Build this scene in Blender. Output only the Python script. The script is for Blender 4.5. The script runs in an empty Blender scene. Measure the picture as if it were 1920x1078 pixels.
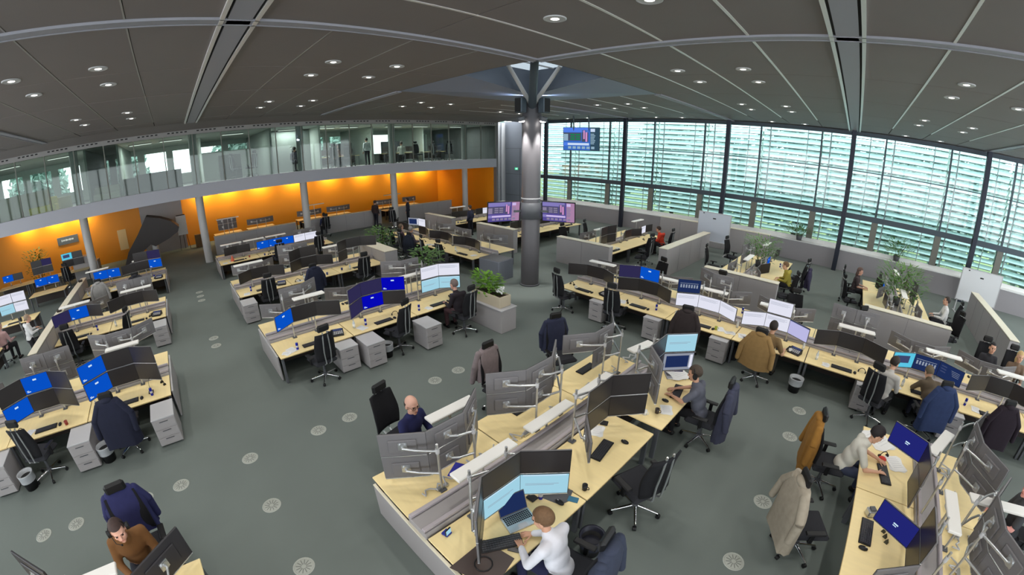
import bpy, bmesh, math, random
from mathutils import Matrix, Vector
import numpy as np

R = random.Random(11)
SC = bpy.context.scene
COL = SC.collection
PI = math.pi

# ------------------------------------------------------------------ camera
# a very wide action-camera lens high above the floor: equidistant-like fisheye
cam = bpy.data.cameras.new('camera')
cam_o = bpy.data.objects.new('camera', cam)
COL.objects.link(cam_o)
SC.camera = cam_o
YAW, PITCH, ROLL = 0.78778, -0.33655, 0.00209
_d = Vector((-math.sin(YAW)*math.cos(PITCH), math.cos(YAW)*math.cos(PITCH), math.sin(PITCH)))
_r = Vector((math.cos(YAW), math.sin(YAW), 0)); _u = _r.cross(_d)
_r2 = _r*math.cos(ROLL)+_u*math.sin(ROLL); _u2 = -_r*math.sin(ROLL)+_u*math.cos(ROLL)
cam_o.matrix_world = Matrix(((_r2.x, _u2.x, -_d.x, 25.337), (_r2.y, _u2.y, -_d.y, -26.572), (_r2.z, _u2.z, -_d.z, 5.318), (0, 0, 0, 1)))
cam.sensor_width = 36.0
cam.sensor_fit = 'HORIZONTAL'
cam.clip_end = 300
cam.type = 'PANO'
_f, _k1, _k2 = 762.264*36/1920, 0.07935, -0.00325
_th = np.linspace(0.001, 1.5, 300)
_rr = _f*(_th+_k1*_th**3+_k2*_th**5)
_A = np.stack([_rr, _rr**2, _rr**3, _rr**4], 1)
_c = np.linalg.lstsq(_A, _th, rcond=None)[0]
_cy = cam.cycles if hasattr(cam, 'cycles') and hasattr(cam.cycles, 'panorama_type') else cam
_cy.panorama_type = 'FISHEYE_LENS_POLYNOMIAL'
_cy.fisheye_fov = 3.1
_cy.fisheye_polynomial_k0 = 0.0
_cy.fisheye_polynomial_k1 = -float(_c[0])
_cy.fisheye_polynomial_k2 = -float(_c[1])
_cy.fisheye_polynomial_k3 = -float(_c[2])
_cy.fisheye_polynomial_k4 = -float(_c[3])

# ------------------------------------------------------------------ world: bright overcast sky
W = bpy.data.worlds.new('sky'); SC.world = W; W.use_nodes = True
_n = W.node_tree.nodes; _n.clear()
_bg = _n.new('ShaderNodeBackground'); _out = _n.new('ShaderNodeOutputWorld')
_bg.inputs[0].default_value = (0.90, 0.96, 1.0, 1); _bg.inputs[1].default_value = 4.9
W.node_tree.links.new(_bg.outputs[0], _out.inputs[0])

SC.view_settings.view_transform = 'Standard'
SC.view_settings.look = 'None'
SC.view_settings.gamma = 1
SC.view_settings.exposure = 0.0
SC.view_settings.use_curve_mapping = False
DOWNLIGHT_W = 190.0      # each recessed ceiling downlight
WASH_W = 52.0            # each wall washer above the orange wall
GALLERY_W = 105.0         # each added fill lamp in the upper gallery

# ------------------------------------------------------------------ materials
def lin(c):
    c = c/255.0
    return c/12.92 if c <= 0.04045 else ((c+0.055)/1.055)**2.4
def S(r, g, b): return (lin(r), lin(g), lin(b), 1)
MATS = {}
def mat(name, rgb, rough=0.6, metal=0.0, noise=0.0, scale=8.0, spec=0.4, bump=0.0, stretch=None, emit=None, estr=0.0, alpha=1.0):
    if name in MATS: return MATS[name]
    m = bpy.data.materials.new(name); m.use_nodes = True
    nt = m.node_tree; b = nt.nodes['Principled BSDF']
    col = rgb if len(rgb) == 4 else S(*rgb)
    b.inputs['Base Color'].default_value = col
    b.inputs['Roughness'].default_value = rough
    b.inputs['Metallic'].default_value = metal
    b.inputs['Specular IOR Level'].default_value = spec
    if emit:
        b.inputs['Emission Color'].default_value = S(*emit); b.inputs['Emission Strength'].default_value = estr
    if alpha < 1: b.inputs['Alpha'].default_value = alpha
    if noise > 0 or bump > 0:
        tc = nt.nodes.new('ShaderNodeTexCoord'); n = nt.nodes.new('ShaderNodeTexNoise')
        n.inputs['Scale'].default_value = scale; n.inputs['Detail'].default_value = 3
        mp = nt.nodes.new('ShaderNodeMapping')
        if stretch: mp.inputs['Scale'].default_value = stretch
        nt.links.new(tc.outputs['Object'], mp.inputs[0]); nt.links.new(mp.outputs[0], n.inputs['Vector'])
        if noise > 0:
            mx = nt.nodes.new('ShaderNodeMix'); mx.data_type = 'RGBA'
            mx.inputs[6].default_value = tuple(c*(1-noise) for c in col[:3])+(1,)
            mx.inputs[7].default_value = tuple(min(1, c*(1+noise)) for c in col[:3])+(1,)
            nt.links.new(n.outputs[0], mx.inputs[0]); nt.links.new(mx.outputs[2], b.inputs['Base Color'])
        if bump > 0:
            bp = nt.nodes.new('ShaderNodeBump'); bp.inputs['Strength'].default_value = bump
            nt.links.new(n.outputs[0], bp.inputs['Height']); nt.links.new(bp.outputs[0], b.inputs['Normal'])
    MATS[name] = m
    return m
def emis(name, rgb, strength, grad=None):
    if name in MATS: return MATS[name]
    m = bpy.data.materials.new(name); m.use_nodes = True
    nt = m.node_tree; nt.nodes.clear()
    e = nt.nodes.new('ShaderNodeEmission'); o = nt.nodes.new('ShaderNodeOutputMaterial')
    e.inputs[0].default_value = S(*rgb); e.inputs[1].default_value = strength
    if grad:
        tc = nt.nodes.new('ShaderNodeTexCoord'); mp = nt.nodes.new('ShaderNodeMapping')
        mp.inputs['Rotation'].default_value = (0, 0, -0.6)
        gr = nt.nodes.new('ShaderNodeTexGradient'); cr = nt.nodes.new('ShaderNodeValToRGB')
        cr.color_ramp.elements[0].color = S(*rgb); cr.color_ramp.elements[1].color = S(*grad)
        nt.links.new(tc.outputs['UV'], mp.inputs[0]); nt.links.new(mp.outputs[0], gr.inputs[0])
        nt.links.new(gr.outputs[0], cr.inputs[0]); nt.links.new(cr.outputs[0], e.inputs[0])
    nt.links.new(e.outputs[0], o.inputs[0])
    MATS[name] = m
    return m
def glassy(name, rgb, trans=0.85, rough=0.03, mixg=0.08):
    """thin pane: mostly clear, a little mirror"""
    if name in MATS: return MATS[name]
    m = bpy.data.materials.new(name); m.use_nodes = True
    nt = m.node_tree; nt.nodes.clear()
    t = nt.nodes.new('ShaderNodeBsdfTransparent'); g = nt.nodes.new('ShaderNodeBsdfGlossy'); mx = nt.nodes.new('ShaderNodeMixShader')
    fr = nt.nodes.new('ShaderNodeFresnel'); fr.inputs[0].default_value = 1.45
    o = nt.nodes.new('ShaderNodeOutputMaterial')
    t.inputs[0].default_value = S(*rgb); g.inputs['Roughness'].default_value = rough
    nt.links.new(fr.outputs[0], mx.inputs[0]); nt.links.new(t.outputs[0], mx.inputs[1]); nt.links.new(g.outputs[0], mx.inputs[2])
    nt.links.new(mx.outputs[0], o.inputs[0])
    MATS[name] = m
    return m
def translucent(name, rgb, amount=0.6):
    if name in MATS: return MATS[name]
    m = bpy.data.materials.new(name); m.use_nodes = True
    nt = m.node_tree; nt.nodes.clear()
    t = nt.nodes.new('ShaderNodeBsdfTranslucent'); d = nt.nodes.new('ShaderNodeBsdfDiffuse'); mx = nt.nodes.new('ShaderNodeMixShader')
    o = nt.nodes.new('ShaderNodeOutputMaterial')
    t.inputs[0].default_value = S(*rgb); d.inputs[0].default_value = S(*rgb); mx.inputs[0].default_value = amount
    n = nt.nodes.new('ShaderNodeTexNoise'); n.inputs['Scale'].default_value = 2.6; n.inputs['Detail'].default_value = 4
    tc = nt.nodes.new('ShaderNodeTexCoord'); mp = nt.nodes.new('ShaderNodeMapping'); mp.inputs['Scale'].default_value = (0.7, 3, 3)
    mxc = nt.nodes.new('ShaderNodeMix'); mxc.data_type = 'RGBA'
    c = S(*rgb); mxc.inputs[6].default_value = (c[0]*0.84, c[1]*0.95, c[2]*0.95, 1); mxc.inputs[7].default_value = c
    nt.links.new(tc.outputs['Object'], mp.inputs[0]); nt.links.new(mp.outputs[0], n.inputs['Vector'])
    nt.links.new(n.outputs[0], mxc.inputs[0])
    for s in (t, d): nt.links.new(mxc.outputs[2], s.inputs[0])
    nt.links.new(d.outputs[0], mx.inputs[1]); nt.links.new(t.outputs[0], mx.inputs[2]); nt.links.new(mx.outputs[0], o.inputs[0])
    MATS[name] = m
    return m

M_FLOOR = mat('carpet', (112, 120, 116), 0.95, noise=0.14, scale=0.55, spec=0.1)
M_CEIL = mat('ceiling_panel_paint', (125, 117, 116), 0.6, noise=0.05, scale=0.7, spec=0.3)
M_CEILBACK = mat('ceiling_void', (40, 38, 38), 0.9)
M_TRIM = mat('ceiling_trim_white', (226, 225, 222), 0.35, metal=0.35)
M_AXIS = mat('ceiling_axis_grey', (150, 150, 158), 0.5)
M_BLACK = mat('black_plastic', (18, 18, 20), 0.5, noise=0.1, scale=30)
M_SLOT = mat('black_slot', (6, 6, 7), 0.8)
M_WOOD = mat('maple_top', (246, 224, 166), 0.45, noise=0.07, scale=3, stretch=(6, 0.7, 1))
M_EDGE = mat('top_edge', (196, 170, 120), 0.5, noise=0.06, scale=6)
M_DKBROWN = mat('dark_brown_panel', (50, 40, 36), 0.6, noise=0.1, scale=4)
M_GREY = mat('grey_laminate', (164, 160, 160), 0.55, noise=0.04, scale=2)
M_GREYD = mat('grey_steel', (84, 86, 90), 0.45, noise=0.05, scale=5)
M_GREYL = mat('light_grey', (186, 186, 188), 0.5, noise=0.03, scale=5)
M_LILAC = mat('spine_lilac_grey', (176, 168, 172), 0.5, noise=0.04, scale=3)
M_CREAM = mat('cream_ledge', (222, 216, 196), 0.5, noise=0.04, scale=3)
M_SILVER = mat('silver_metal', (200, 202, 204), 0.3, metal=0.85, noise=0.03, scale=9)
M_CHROME = mat('chrome', (225, 226, 228), 0.15, metal=1.0)
M_FABRIC = mat('black_mesh_fabric', (22, 22, 26), 0.9, noise=0.25, scale=60)
M_SEAT = mat('charcoal_seat_fabric', (44, 45, 50), 0.95, noise=0.15, scale=40)
M_HOUSING = mat('monitor_housing_grey', (112, 110, 112), 0.5, noise=0.05, scale=6)
M_BEZEL = mat('monitor_bezel', (28, 28, 30), 0.4)
M_SCR_OFF = mat('screen_off', (46, 42, 42), 0.3, spec=0.6, noise=0.06, scale=3)
M_LUM = mat('luminaire_white', (235, 234, 230), 0.4)
M_ORANGE = mat('orange_wall', (225, 142, 22), 0.5, noise=0.06, scale=0.8)
M_BEAM = mat('beam_grey', (168, 168, 176), 0.5, noise=0.03, scale=1)
M_COLG = mat('column_grey', (176, 174, 172), 0.5, noise=0.03, scale=2)
M_DKWALL = mat('low_wall_grey', (150, 147, 150), 0.6, noise=0.05, scale=1)
M_FRAME = mat('window_frame_dark', (70, 80, 88), 0.45, metal=0.2)
M_FRAMEG = mat('window_frame_taupe', (112, 112, 104), 0.5)
M_COLD = mat('window_column_dark', (44, 48, 60), 0.4, metal=0.3)
M_SILL = mat('sill_white', (228, 230, 228), 0.45)
M_GLASS = glassy('window_glass', (250, 253, 253))
M_GALGLASS = glassy('gallery_glass', (214, 225, 221))
M_SLAT = translucent('louvre_glass', (240, 251, 250), 0.78)
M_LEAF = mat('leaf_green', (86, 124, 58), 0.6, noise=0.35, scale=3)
M_LEAF2 = mat('leaf_glare_tint', (150, 176, 166), 0.6, noise=0.35, scale=1.2)  # blown-out outdoor glare put into a greyed leaf colour
M_BARK = mat('bark', (84, 70, 54), 0.9, noise=0.2, scale=6)
M_SOIL = mat('soil', (60, 48, 38), 0.95, noise=0.2, scale=20)
M_PAPER = mat('paper', (236, 236, 234), 0.8, noise=0.02, scale=5)
M_GROUND = mat('outdoor_lawn', (96, 120, 72), 0.95, noise=0.3, scale=0.6)

# ------------------------------------------------------------------ mesh builder
class MB:
    def __init__(self): self.v, self.f, self.mi, self.sm = [], [], [], []
    def add(self, vs, fs, mi=0, sm=False, M=None):
        o = len(self.v)
        self.v += [tuple(M @ Vector(p)) if M else tuple(p) for p in vs]
        for q in fs:
            self.f.append([i+o for i in q]); self.mi.append(mi); self.sm.append(sm)
        return self
    def box(self, c, s, mi=0, M=None):
        x, y, z = c; a, b, h = s[0]/2, s[1]/2, s[2]/2
        vs = [(x+i*a, y+j*b, z+k*h) for k in (-1, 1) for j in (-1, 1) for i in (-1, 1)]
        return self.add(vs, [(0, 2, 3, 1), (4, 5, 7, 6), (0, 1, 5, 4), (2, 6, 7, 3), (0, 4, 6, 2), (1, 3, 7, 5)], mi, False, M)
    def bb(self, x0, x1, y0, y1, z0, z1, mi=0, M=None):
        return self.box(((x0+x1)/2, (y0+y1)/2, (z0+z1)/2), (abs(x1-x0), abs(y1-y0), abs(z1-z0)), mi, M)
    def cbox(self, c, s, b=0.008, mi=0, M=None):
        """box with chamfered edges"""
        hx, hy, hz = s[0]/2, s[1]/2, s[2]/2; b = min(b, hx*.9, hy*.9, hz*.9)
        bm = bmesh.new()
        for i in (-1, 1):
            for j in (-1, 1):
                for k in (-1, 1):
                    for q in ((hx, hy-b, hz-b), (hx-b, hy, hz-b), (hx-b, hy-b, hz)):
                        bm.verts.new((c[0]+i*q[0], c[1]+j*q[1], c[2]+k*q[2]))
        bmesh.ops.convex_hull(bm, input=bm.verts[:])
        bmesh.ops.dissolve_limit(bm, angle_limit=0.02, verts=bm.verts[:], edges=bm.edges[:])
        bm.verts.index_update()
        self.add([v.co[:] for v in bm.verts], [[v.index for v in f.verts] for f in bm.faces], mi, False, M)
        bm.free(); return self
    def tube(self, p0, p1, r0, r1=None, n=8, mi=0, M=None, cap=True, sm=True):
        r1 = r0 if r1 is None else r1
        p0, p1 = Vector(p0), Vector(p1); d = (p1-p0)
        if d.length < 1e-6: return self
        q = d.to_track_quat('Z', 'Y').to_matrix()
        vs = []
        for p, r in ((p0, r0), (p1, r1)):
            for k in range(n):
                a = 2*PI*k/n; vs.append(p+q @ Vector((math.cos(a)*r, math.sin(a)*r, 0)))
        self.add(vs, [(k, (k+1) % n, n+(k+1) % n, n+k) for k in range(n)], mi, sm, M)
        if cap: 
            self.add(vs[:n], [tuple(range(n-1, -1, -1))], mi, False, M); self.add(vs[n:], [tuple(range(n))], mi, False, M)
        return self
    def path(self, pts, r, n=6, mi=0, M=None):
        for a, b in zip(pts, pts[1:]): self.tube(a, b, r, r, n, mi, M)
        return self
    def lathe(self, prof, n=16, c=(0, 0, 0), mi=0, M=None, sm=True):
        vs = []
        for r, z in prof:
            for k in range(n):
                a = 2*PI*k/n; vs.append((c[0]+math.cos(a)*r, c[1]+math.sin(a)*r, c[2]+z))
        fs = []
        for i in range(len(prof)-1):
            for k in range(n):
                fs.append((i*n+k, i*n+(k+1) % n, (i+1)*n+(k+1) % n, (i+1)*n+k))
        self.add(vs, fs, mi, sm, M)
        if prof[0][0] > 1e-4: self.add(vs[:n], [tuple(range(n-1, -1, -1))], mi, False, M)
        if prof[-1][0] > 1e-4: self.add(vs[-n:], [tuple(range(n))], mi, False, M)
        return self
    def ell(self, c, r, nu=12, nv=8, mi=0, M=None, keep=None):
        r = (r, r, r) if not hasattr(r, '__len__') else r
        vs = [(c[0], c[1], c[2]-r[2])]
        for j in range(1, nv):
            t = -PI/2+PI*j/nv
            for k in range(nu):
                a = 2*PI*k/nu; vs.append((c[0]+r[0]*math.cos(t)*math.cos(a), c[1]+r[1]*math.cos(t)*math.sin(a), c[2]+r[2]*math.sin(t)))
        vs.append((c[0], c[1], c[2]+r[2])); T = len(vs)-1
        fs = [(0, 1+(k+1) % nu, 1+k) for k in range(nu)]
        for j in range(nv-2):
            for k in range(nu):
                a, b = 1+j*nu, 1+(j+1)*nu; fs.append((a+k, a+(k+1) % nu, b+(k+1) % nu, b+k))
        a = 1+(nv-2)*nu
        fs += [(a+k, a+(k+1) % nu, T) for k in range(nu)]
        if keep: fs = [q for q in fs if keep(*[sum(vs[i][d] for i in q)/len(q)-c[d] for d in range(3)])]
        return self.add(vs, fs, mi, True, M)
    def capsule(self, p0, r0, p1, r1, n=10):
        self.tube(p0, p1, r0, r1, n); self.ell(p0, r0, n, 6); self.ell(p1, r1, n, 6); return self
    def prism(self, poly, z0, z1, mi=0, M=None):
        n = len(poly); vs = [(x, y, z0) for x, y in poly]+[(x, y, z1) for x, y in poly]
        return self.add(vs, [tuple(range(n-1, -1, -1)), tuple(range(n, 2*n))]+[(k, (k+1) % n, n+(k+1) % n, n+k) for k in range(n)], mi, False, M)
    def quad(self, a, b, c, d, mi=0, M=None): return self.add([a, b, c, d], [(0, 1, 2, 3)], mi, False, M)
    def mesh(self, name, *mats, uv=None):
        me = bpy.data.meshes.new(name)
        me.from_pydata([tuple(p) for p in self.v], [], self.f)
        for m in mats: me.materials.append(m)
        me.polygons.foreach_set('material_index', self.mi); me.polygons.foreach_set('use_smooth', self.sm)
        if uv:
            l = me.uv_layers.new(name='UVMap')
            for lp in me.loops: l.data[lp.index].uv = uv(self.v[lp.vertex_index])
        me.update(); return me

def ob(name, me, parent=None, loc=(0, 0, 0), rz=0, M=None):
    o = bpy.data.objects.new(name, me); COL.objects.link(o)
    if parent: o.parent = parent
    if M is not None: o.matrix_local = M
    else:
        o.location = loc; o.rotation_euler = (0, 0, rz)
    return o
def tag(o, label, cat=None, group=None, kind=None):
    if label: o['label'] = label
    if cat: o['category'] = cat
    if group: o['group'] = group
    if kind: o['kind'] = kind
    return o
def struct(name, me, label=None, parent=None, loc=(0, 0, 0), rz=0):
    o = ob(name, me, parent, loc, rz)
    if not parent: o['kind'] = 'structure'
    if label: o['label'] = label
    return o
M_HOUSDK = mat('monitor_housing_black', (48, 46, 50), 0.5)
STUFFY = set('keys slots casters feet joints joint cables door_joint slot print lettering rim_dots blossom soil stems foliage magnet'.split())
def thing(name, parts, label, cat, loc=(0, 0, 0), rz=0, group=None, M=None, sc=None):
    """parts: list of (name, mesh) or (name, mesh, [(sub, mesh), ...]); one part alone makes the thing itself that mesh"""
    if len(parts) == 1 and len(parts[0]) == 2:
        return tag(ob(name, parts[0][1], None, loc, rz, M), label, cat, group)
    r = ob(name, None, None, loc, rz, M); r.empty_display_size = 0.1
    if sc: r.scale = sc if hasattr(sc, '__len__') else (sc, sc, sc)
    tag(r, label, cat, group)
    for p in parts:
        c = ob(p[0], p[1], r)
        if p[0] in STUFFY: c['kind'] = 'stuff'
        for s in (p[2] if len(p) > 2 else []): ob(s[0], s[1], c)
    return r
CACHE = {}
def cached(key, fn):
    if key not in CACHE: CACHE[key] = fn()
    return CACHE[key]
def at(x, y, rz, u, d):
    """point at (u right, d ahead) of a frame standing at x, y turned by rz"""
    c, s = math.cos(rz), math.sin(rz)
    return x+u*c-d*s, y+u*s+d*c
# ================================================================== STRUCTURE
H = 7.715
AX = [-3.76, 3.44, 10.64, 17.84, 25.04, 32.24, 39.44]
AY = [3.3, -3.87, -11.03, -18.2, -25.36, -32.52, -39.7]

b = MB(); b.bb(-14, 42, -44, 0.3, -0.2, 0)
struct('floor', b.mesh('floor', M_FLOOR), 'grey green carpet floor of the open office')

# round floor air outlets: disc with a raised rim and radial slots
def vent_parts():
    a = MB(); a.lathe([(0.0, 0.004), (0.115, 0.004), (0.12, 0.0)], 24)
    r = MB(); r.lathe([(0.12, 0), (0.12, 0.008), (0.135, 0.008), (0.14, 0.0)], 24)
    s = MB()
    for k in range(12):
        t = 2*PI*k/12; s.box((0.066, 0, 0.0045), (0.07, 0.012, 0.003), 0, Matrix.Rotation(t, 4, 'Z'))
    mg = mat('vent_plate', (168, 172, 164), 0.5); md = mat('vent_slot', (120, 124, 118), 0.6)
    return [('plate', a.mesh('plate', mg)), ('rim', r.mesh('rim', mg)), ('slots', s.mesh('slots', md))]
VENTS = [(18.1, y) for y in (-21.28, -22.0, -23.54, -24.27, -25.0, -26.5, -27.93, -28.66, -29.38, -30.1, -30.8)]+[(19.57, -26.49), (21.04, -26.48), (25.37, -22.05), (25.37, -20.58), (25.37, -18.37), (25.37, -17.2), (12.0, -26.3), (11.3, -26.3), (6.6, -26.3), (5.9, -26.3), (5.2, -26.3)]
VW = ['nearest the planter end of the aisle', 'second along the aisle from the planter', 'third along the aisle by the planter row', 'beside the glasses man', 'left of the glasses man', 'behind the aisle crossing', 'first by the headset man', 'second by the headset man', 'third by the headset man', 'fourth by the headset man', 'farthest along behind the headset man',
      'between two long shadows on the cross aisle', 'at the bottom edge by the central island', 'at the bottom edge near the mesh chair', 'beside the empty mesh chair aisle', 'behind the grey shirt man', 'near the long row bin', 'in the cross aisle by the planter row end', 'in the cross aisle past the planter row', 'in the cross aisle by the dark screen row', 'in the cross aisle before the stair', 'in the cross aisle toward the gallery columns']
vp = vent_parts()
for (x, y), w in zip(VENTS, VW):
    thing('floor_vent', vp, 'round pale floor air outlet, '+w, 'floor vent', (x, y, 0), 0, 'round floor outlets', sc=(1.2, 1.2, 1))

# ---- ceiling: void above, panels, light strips along the panel joints, wide axis strips
b = MB()
for (x0, x1, y0, y1) in ((-0.3, 10.64, -44, 0.3), (17.84, 42, -44, 0.3), (10.64, 17.84, -44, -18.2), (10.64, 17.84, -11.03, 0.3)):
    b.bb(x0, x1, y0, y1, H+0.05, H+0.2)
ceil = struct('ceiling', b.mesh('ceiling', M_CEILBACK), 'dark grey metal panel ceiling')
pan_y = MB().cbox((0, 0, 0.02), (1.755, 3.56, 0.04), 0.006).mesh('ceiling_panel', M_CEIL)
pan_x = MB().cbox((0, 0, 0.02), (3.56, 1.755, 0.04), 0.006).mesh('ceiling_panel', M_CEIL)
str_y = MB().box((0, 0, 0.0), (0.055, 7.1, 0.03)).mesh('light_strip', M_TRIM)
str_x = MB().box((0, 0, 0.0), (7.1, 0.03, 0.02)).mesh('light_strip', mat('ceiling_joint_grey', (150, 146, 142), 0.5))
for i in range(len(AX)-1):
    for j in range(len(AY)-1):
        x0, x1, y1, y0 = AX[i], AX[i+1], AY[j], AY[j+1]
        cx, cy = (x0+x1)/2, (y0+y1)/2
        if i == 2 and j == 2: continue
        along_y = cx >= -cy-1
        for k in range(4):
            for h in (-1, 1):
                if along_y: px, py = x0+0.9+1.8*k, cy+1.79*h
                else: px, py = cx+1.79*h, y0+0.9+1.79*k
                if px < 0.3 or py > -0.5: continue
                ob('ceiling_panel', pan_y if along_y else pan_x, ceil, (px, py, H))
            if k:
                if along_y:
                    if cy < -0.3: ob('light_strip', str_y, ceil, (x0+1.8*k, cy, H+0.005))
                elif cx > 0: ob('light_strip', str_x, ceil, (cx, y0+1.79*k, H+0.005))
# fill strip of plain ceiling between first axis and gallery / windows
b = MB(); b.bb(-0.3, 42, -0.75, 0.2, H+0.0, H+0.05); b.bb(-0.3, 0.25, -44, 0.2, H, H+0.05)
ob('edge_panel', b.mesh('edge_panel', M_CEIL), ceil)
def axis(n, x0, x1, y0, y1, wide):
    b = MB(); t = MB(); s = MB(); w = wide/2
    L = (x1-x0) if abs(x1-x0) > abs(y1-y0) else (y1-y0)
    M = Matrix.Translation(((x0+x1)/2, (y0+y1)/2, H)) @ (Matrix.Rotation(0, 4, 'Z') if abs(y1-y0) > abs(x1-x0) else Matrix.Rotation(PI/2, 4, 'Z'))
    b.box((0, 0, -0.01), (w*1.28, L, 0.05), 0, M)
    for q in (-1, 1):
        s.box((q*w*0.67, 0, 0.0), (w*0.26, L, 0.02), 0, M); t.box((q*w*0.92, 0, -0.015), (w*0.24, L, 0.06), 0, M)
    o = struct('trim_%d' % n, b.mesh('axis_strip', M_AXIS), 'wide ceiling axis strip with black slots')
    for q in (-1, 1):
        ob('slot', MB().box((q*w*0.72, 0, 0.0), (w*0.16, L, 0.02), 0, M).mesh('slot', M_SLOT), o); ob('edge_strip', MB().box((q*w*0.92, 0, -0.015), (w*0.24, L, 0.06), 0, M).mesh('edge_strip', M_TRIM if wide > 0.4 else M_AXIS), o)
axis(1, 25.04, 25.04, -39, -0.3, 0.62)
axis(2, 0.3, 25, -25.36, -25.36, 0.62)
axis(3, 17.84, 17.84, -39, -18.2, 0.3)
axis(4, 17.84, 17.84, -11.03, -0.3, 0.3)
axis(5, 17.84, 41, -18.2, -18.2, 0.3)
axis(6, 32.24, 32.24, -39, -0.3, 0.34)
axis(7, 0.3, 10.64, -18.2, -18.2, 0.22)
axis(8, 10.64, 10.64, -11.03, -0.3, 0.22)
axis(9, 0.3, 25, -32.52, -32.52, 0.3)

# ---- bay round the tree column: ceiling folds down to the column head; roof light over one quarter
TX, TY = 14.75, -15.02
mw = mat('column_bay_glow_blue', (132, 140, 160), 0.5, noise=0.03, scale=1)  # blue glow of daylight and uplights put into the base colour
md = mat('roof_light_dark', (78, 84, 94), 0.6)
CZ = 7.34
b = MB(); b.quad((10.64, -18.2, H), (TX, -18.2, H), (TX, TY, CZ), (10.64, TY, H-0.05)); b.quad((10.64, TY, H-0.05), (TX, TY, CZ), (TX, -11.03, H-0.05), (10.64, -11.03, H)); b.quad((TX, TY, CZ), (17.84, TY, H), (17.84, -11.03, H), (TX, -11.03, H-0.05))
cb = struct('column_bay_ceiling', b.mesh('folded_ceiling', mw), 'ceiling folding down to the round column, its blue glow painted in')
b = MB(); b.bb(10.5, TX-0.01, -18.3, -10.9, H+0.05, H+0.2); b.bb(TX-0.01, 17.95, TY+0.01, -10.9, H+0.05, H+0.2); ob('cover', b.mesh('cover', M_CEILBACK), cb)
SKZ = 8.25
b = MB(); b.quad((TX, -18.2, H), (TX, TY, CZ), (TX, TY, SKZ), (TX, -18.2, SKZ)); b.quad((TX, TY, CZ), (17.84, TY, H), (17.84, TY, SKZ), (TX, TY, SKZ)); b.quad((17.84, TY, H), (17.84, -18.2, H), (17.84, -18.2, SKZ), (17.84, TY, SKZ)); b.quad((17.84, -18.2, H), (TX, -18.2, H), (TX, -18.2, SKZ), (17.84, -18.2, SKZ))
lant = struct('lantern_roof', b.mesh('shaft_walls', md), 'dark shaft of the square roof light beside the column')
b = MB(); b.quad((TX, TY, SKZ), (17.84, TY, SKZ), (17.84, -18.2, SKZ), (TX, -18.2, SKZ)); ob('pane', b.mesh('pane', glassy('frosted_rooflight', (120, 126, 130))), lant)
for t in (0.33, 0.66):
    b = MB(); b.tube((TX+3.09*t, TY, SKZ-0.03), (TX+3.09*t, -18.2, SKZ-0.03), 0.03, n=6); ob('glazing_bar', b.mesh('glazing_bar', M_GREYL), lant)

# ---- tree column in the middle of the hall
b = MB(); b.lathe([(0.36, 0), (0.36, 6.95), (0.30, 7.05), (0.30, 7.34)], 32, (TX, TY, 0))
tree = struct('round_column', b.mesh('shaft', mat('column_dark_grey', (86, 84, 87), 0.4, noise=0.03, scale=1)), 'tall dark grey round column carrying four struts')
b = MB(); b.lathe([(0.365, 0), (0.40, 0.0), (0.40, 0.05), (0.365, 0.06)], 32, (TX, TY, 0)); ob('base_ring', b.mesh('base_ring', M_GREYD), tree)
b = MB(); b.lathe([(0.365, 0), (0.375, 0.0), (0.375, 0.05), (0.365, 0.05)], 32, (TX, TY, 3.45)); ob('collar', b.mesh('collar', M_GREYL), tree)
for ex, ey, ez, r, mm in ((17.0, -17.35, 8.2, 0.13, M_FRAME), (15.1, -16.6, 8.2, 0.07, M_COLG), (16.3, -15.3, 8.2, 0.07, M_COLG)):
    b = MB(); b.tube((TX+0.15, TY-0.15, 6.9), (ex, ey, ez), r*1.15, r, 14); ob('strut', b.mesh('strut', mm), tree)
# ---- window wall
WX = [1.64+3.6*k for k in range(11)]
b = MB(); b.bb(1.64, 41, -0.55, -0.42, 0, 1.12)
lw = struct('wall_window_low', b.mesh('low_wall', M_DKWALL), 'low grey wall below the window ledge')
b = MB(); b.bb(1.64, 41, -0.58, 0.1, 1.12, 1.16)
struct('sill_window', b.mesh('sill', M_SILL), 'deep white window ledge')
b = MB(); b.bb(1.64, 41, -0.06, 0.06, 1.16, 1.36)
struct('trim_10', b.mesh('bottom_rail', M_SILL), 'white bottom rail of the window wall')
def slat_mesh(L):
    b = MB(); M = Matrix.Rotation(math.radians(40), 4, 'X')
    b.cbox((0, 0, 0), (L, 0.022, 0.30), 0.004, 0, M); b.cbox((0, 0, -0.168), (L, 0.04, 0.045), 0.004, 1, M)
    return b.mesh('louvre_slat', M_SLAT, mat('louvre_edge', (92, 112, 114), 0.5))
slat = slat_mesh(3.52)
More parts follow.
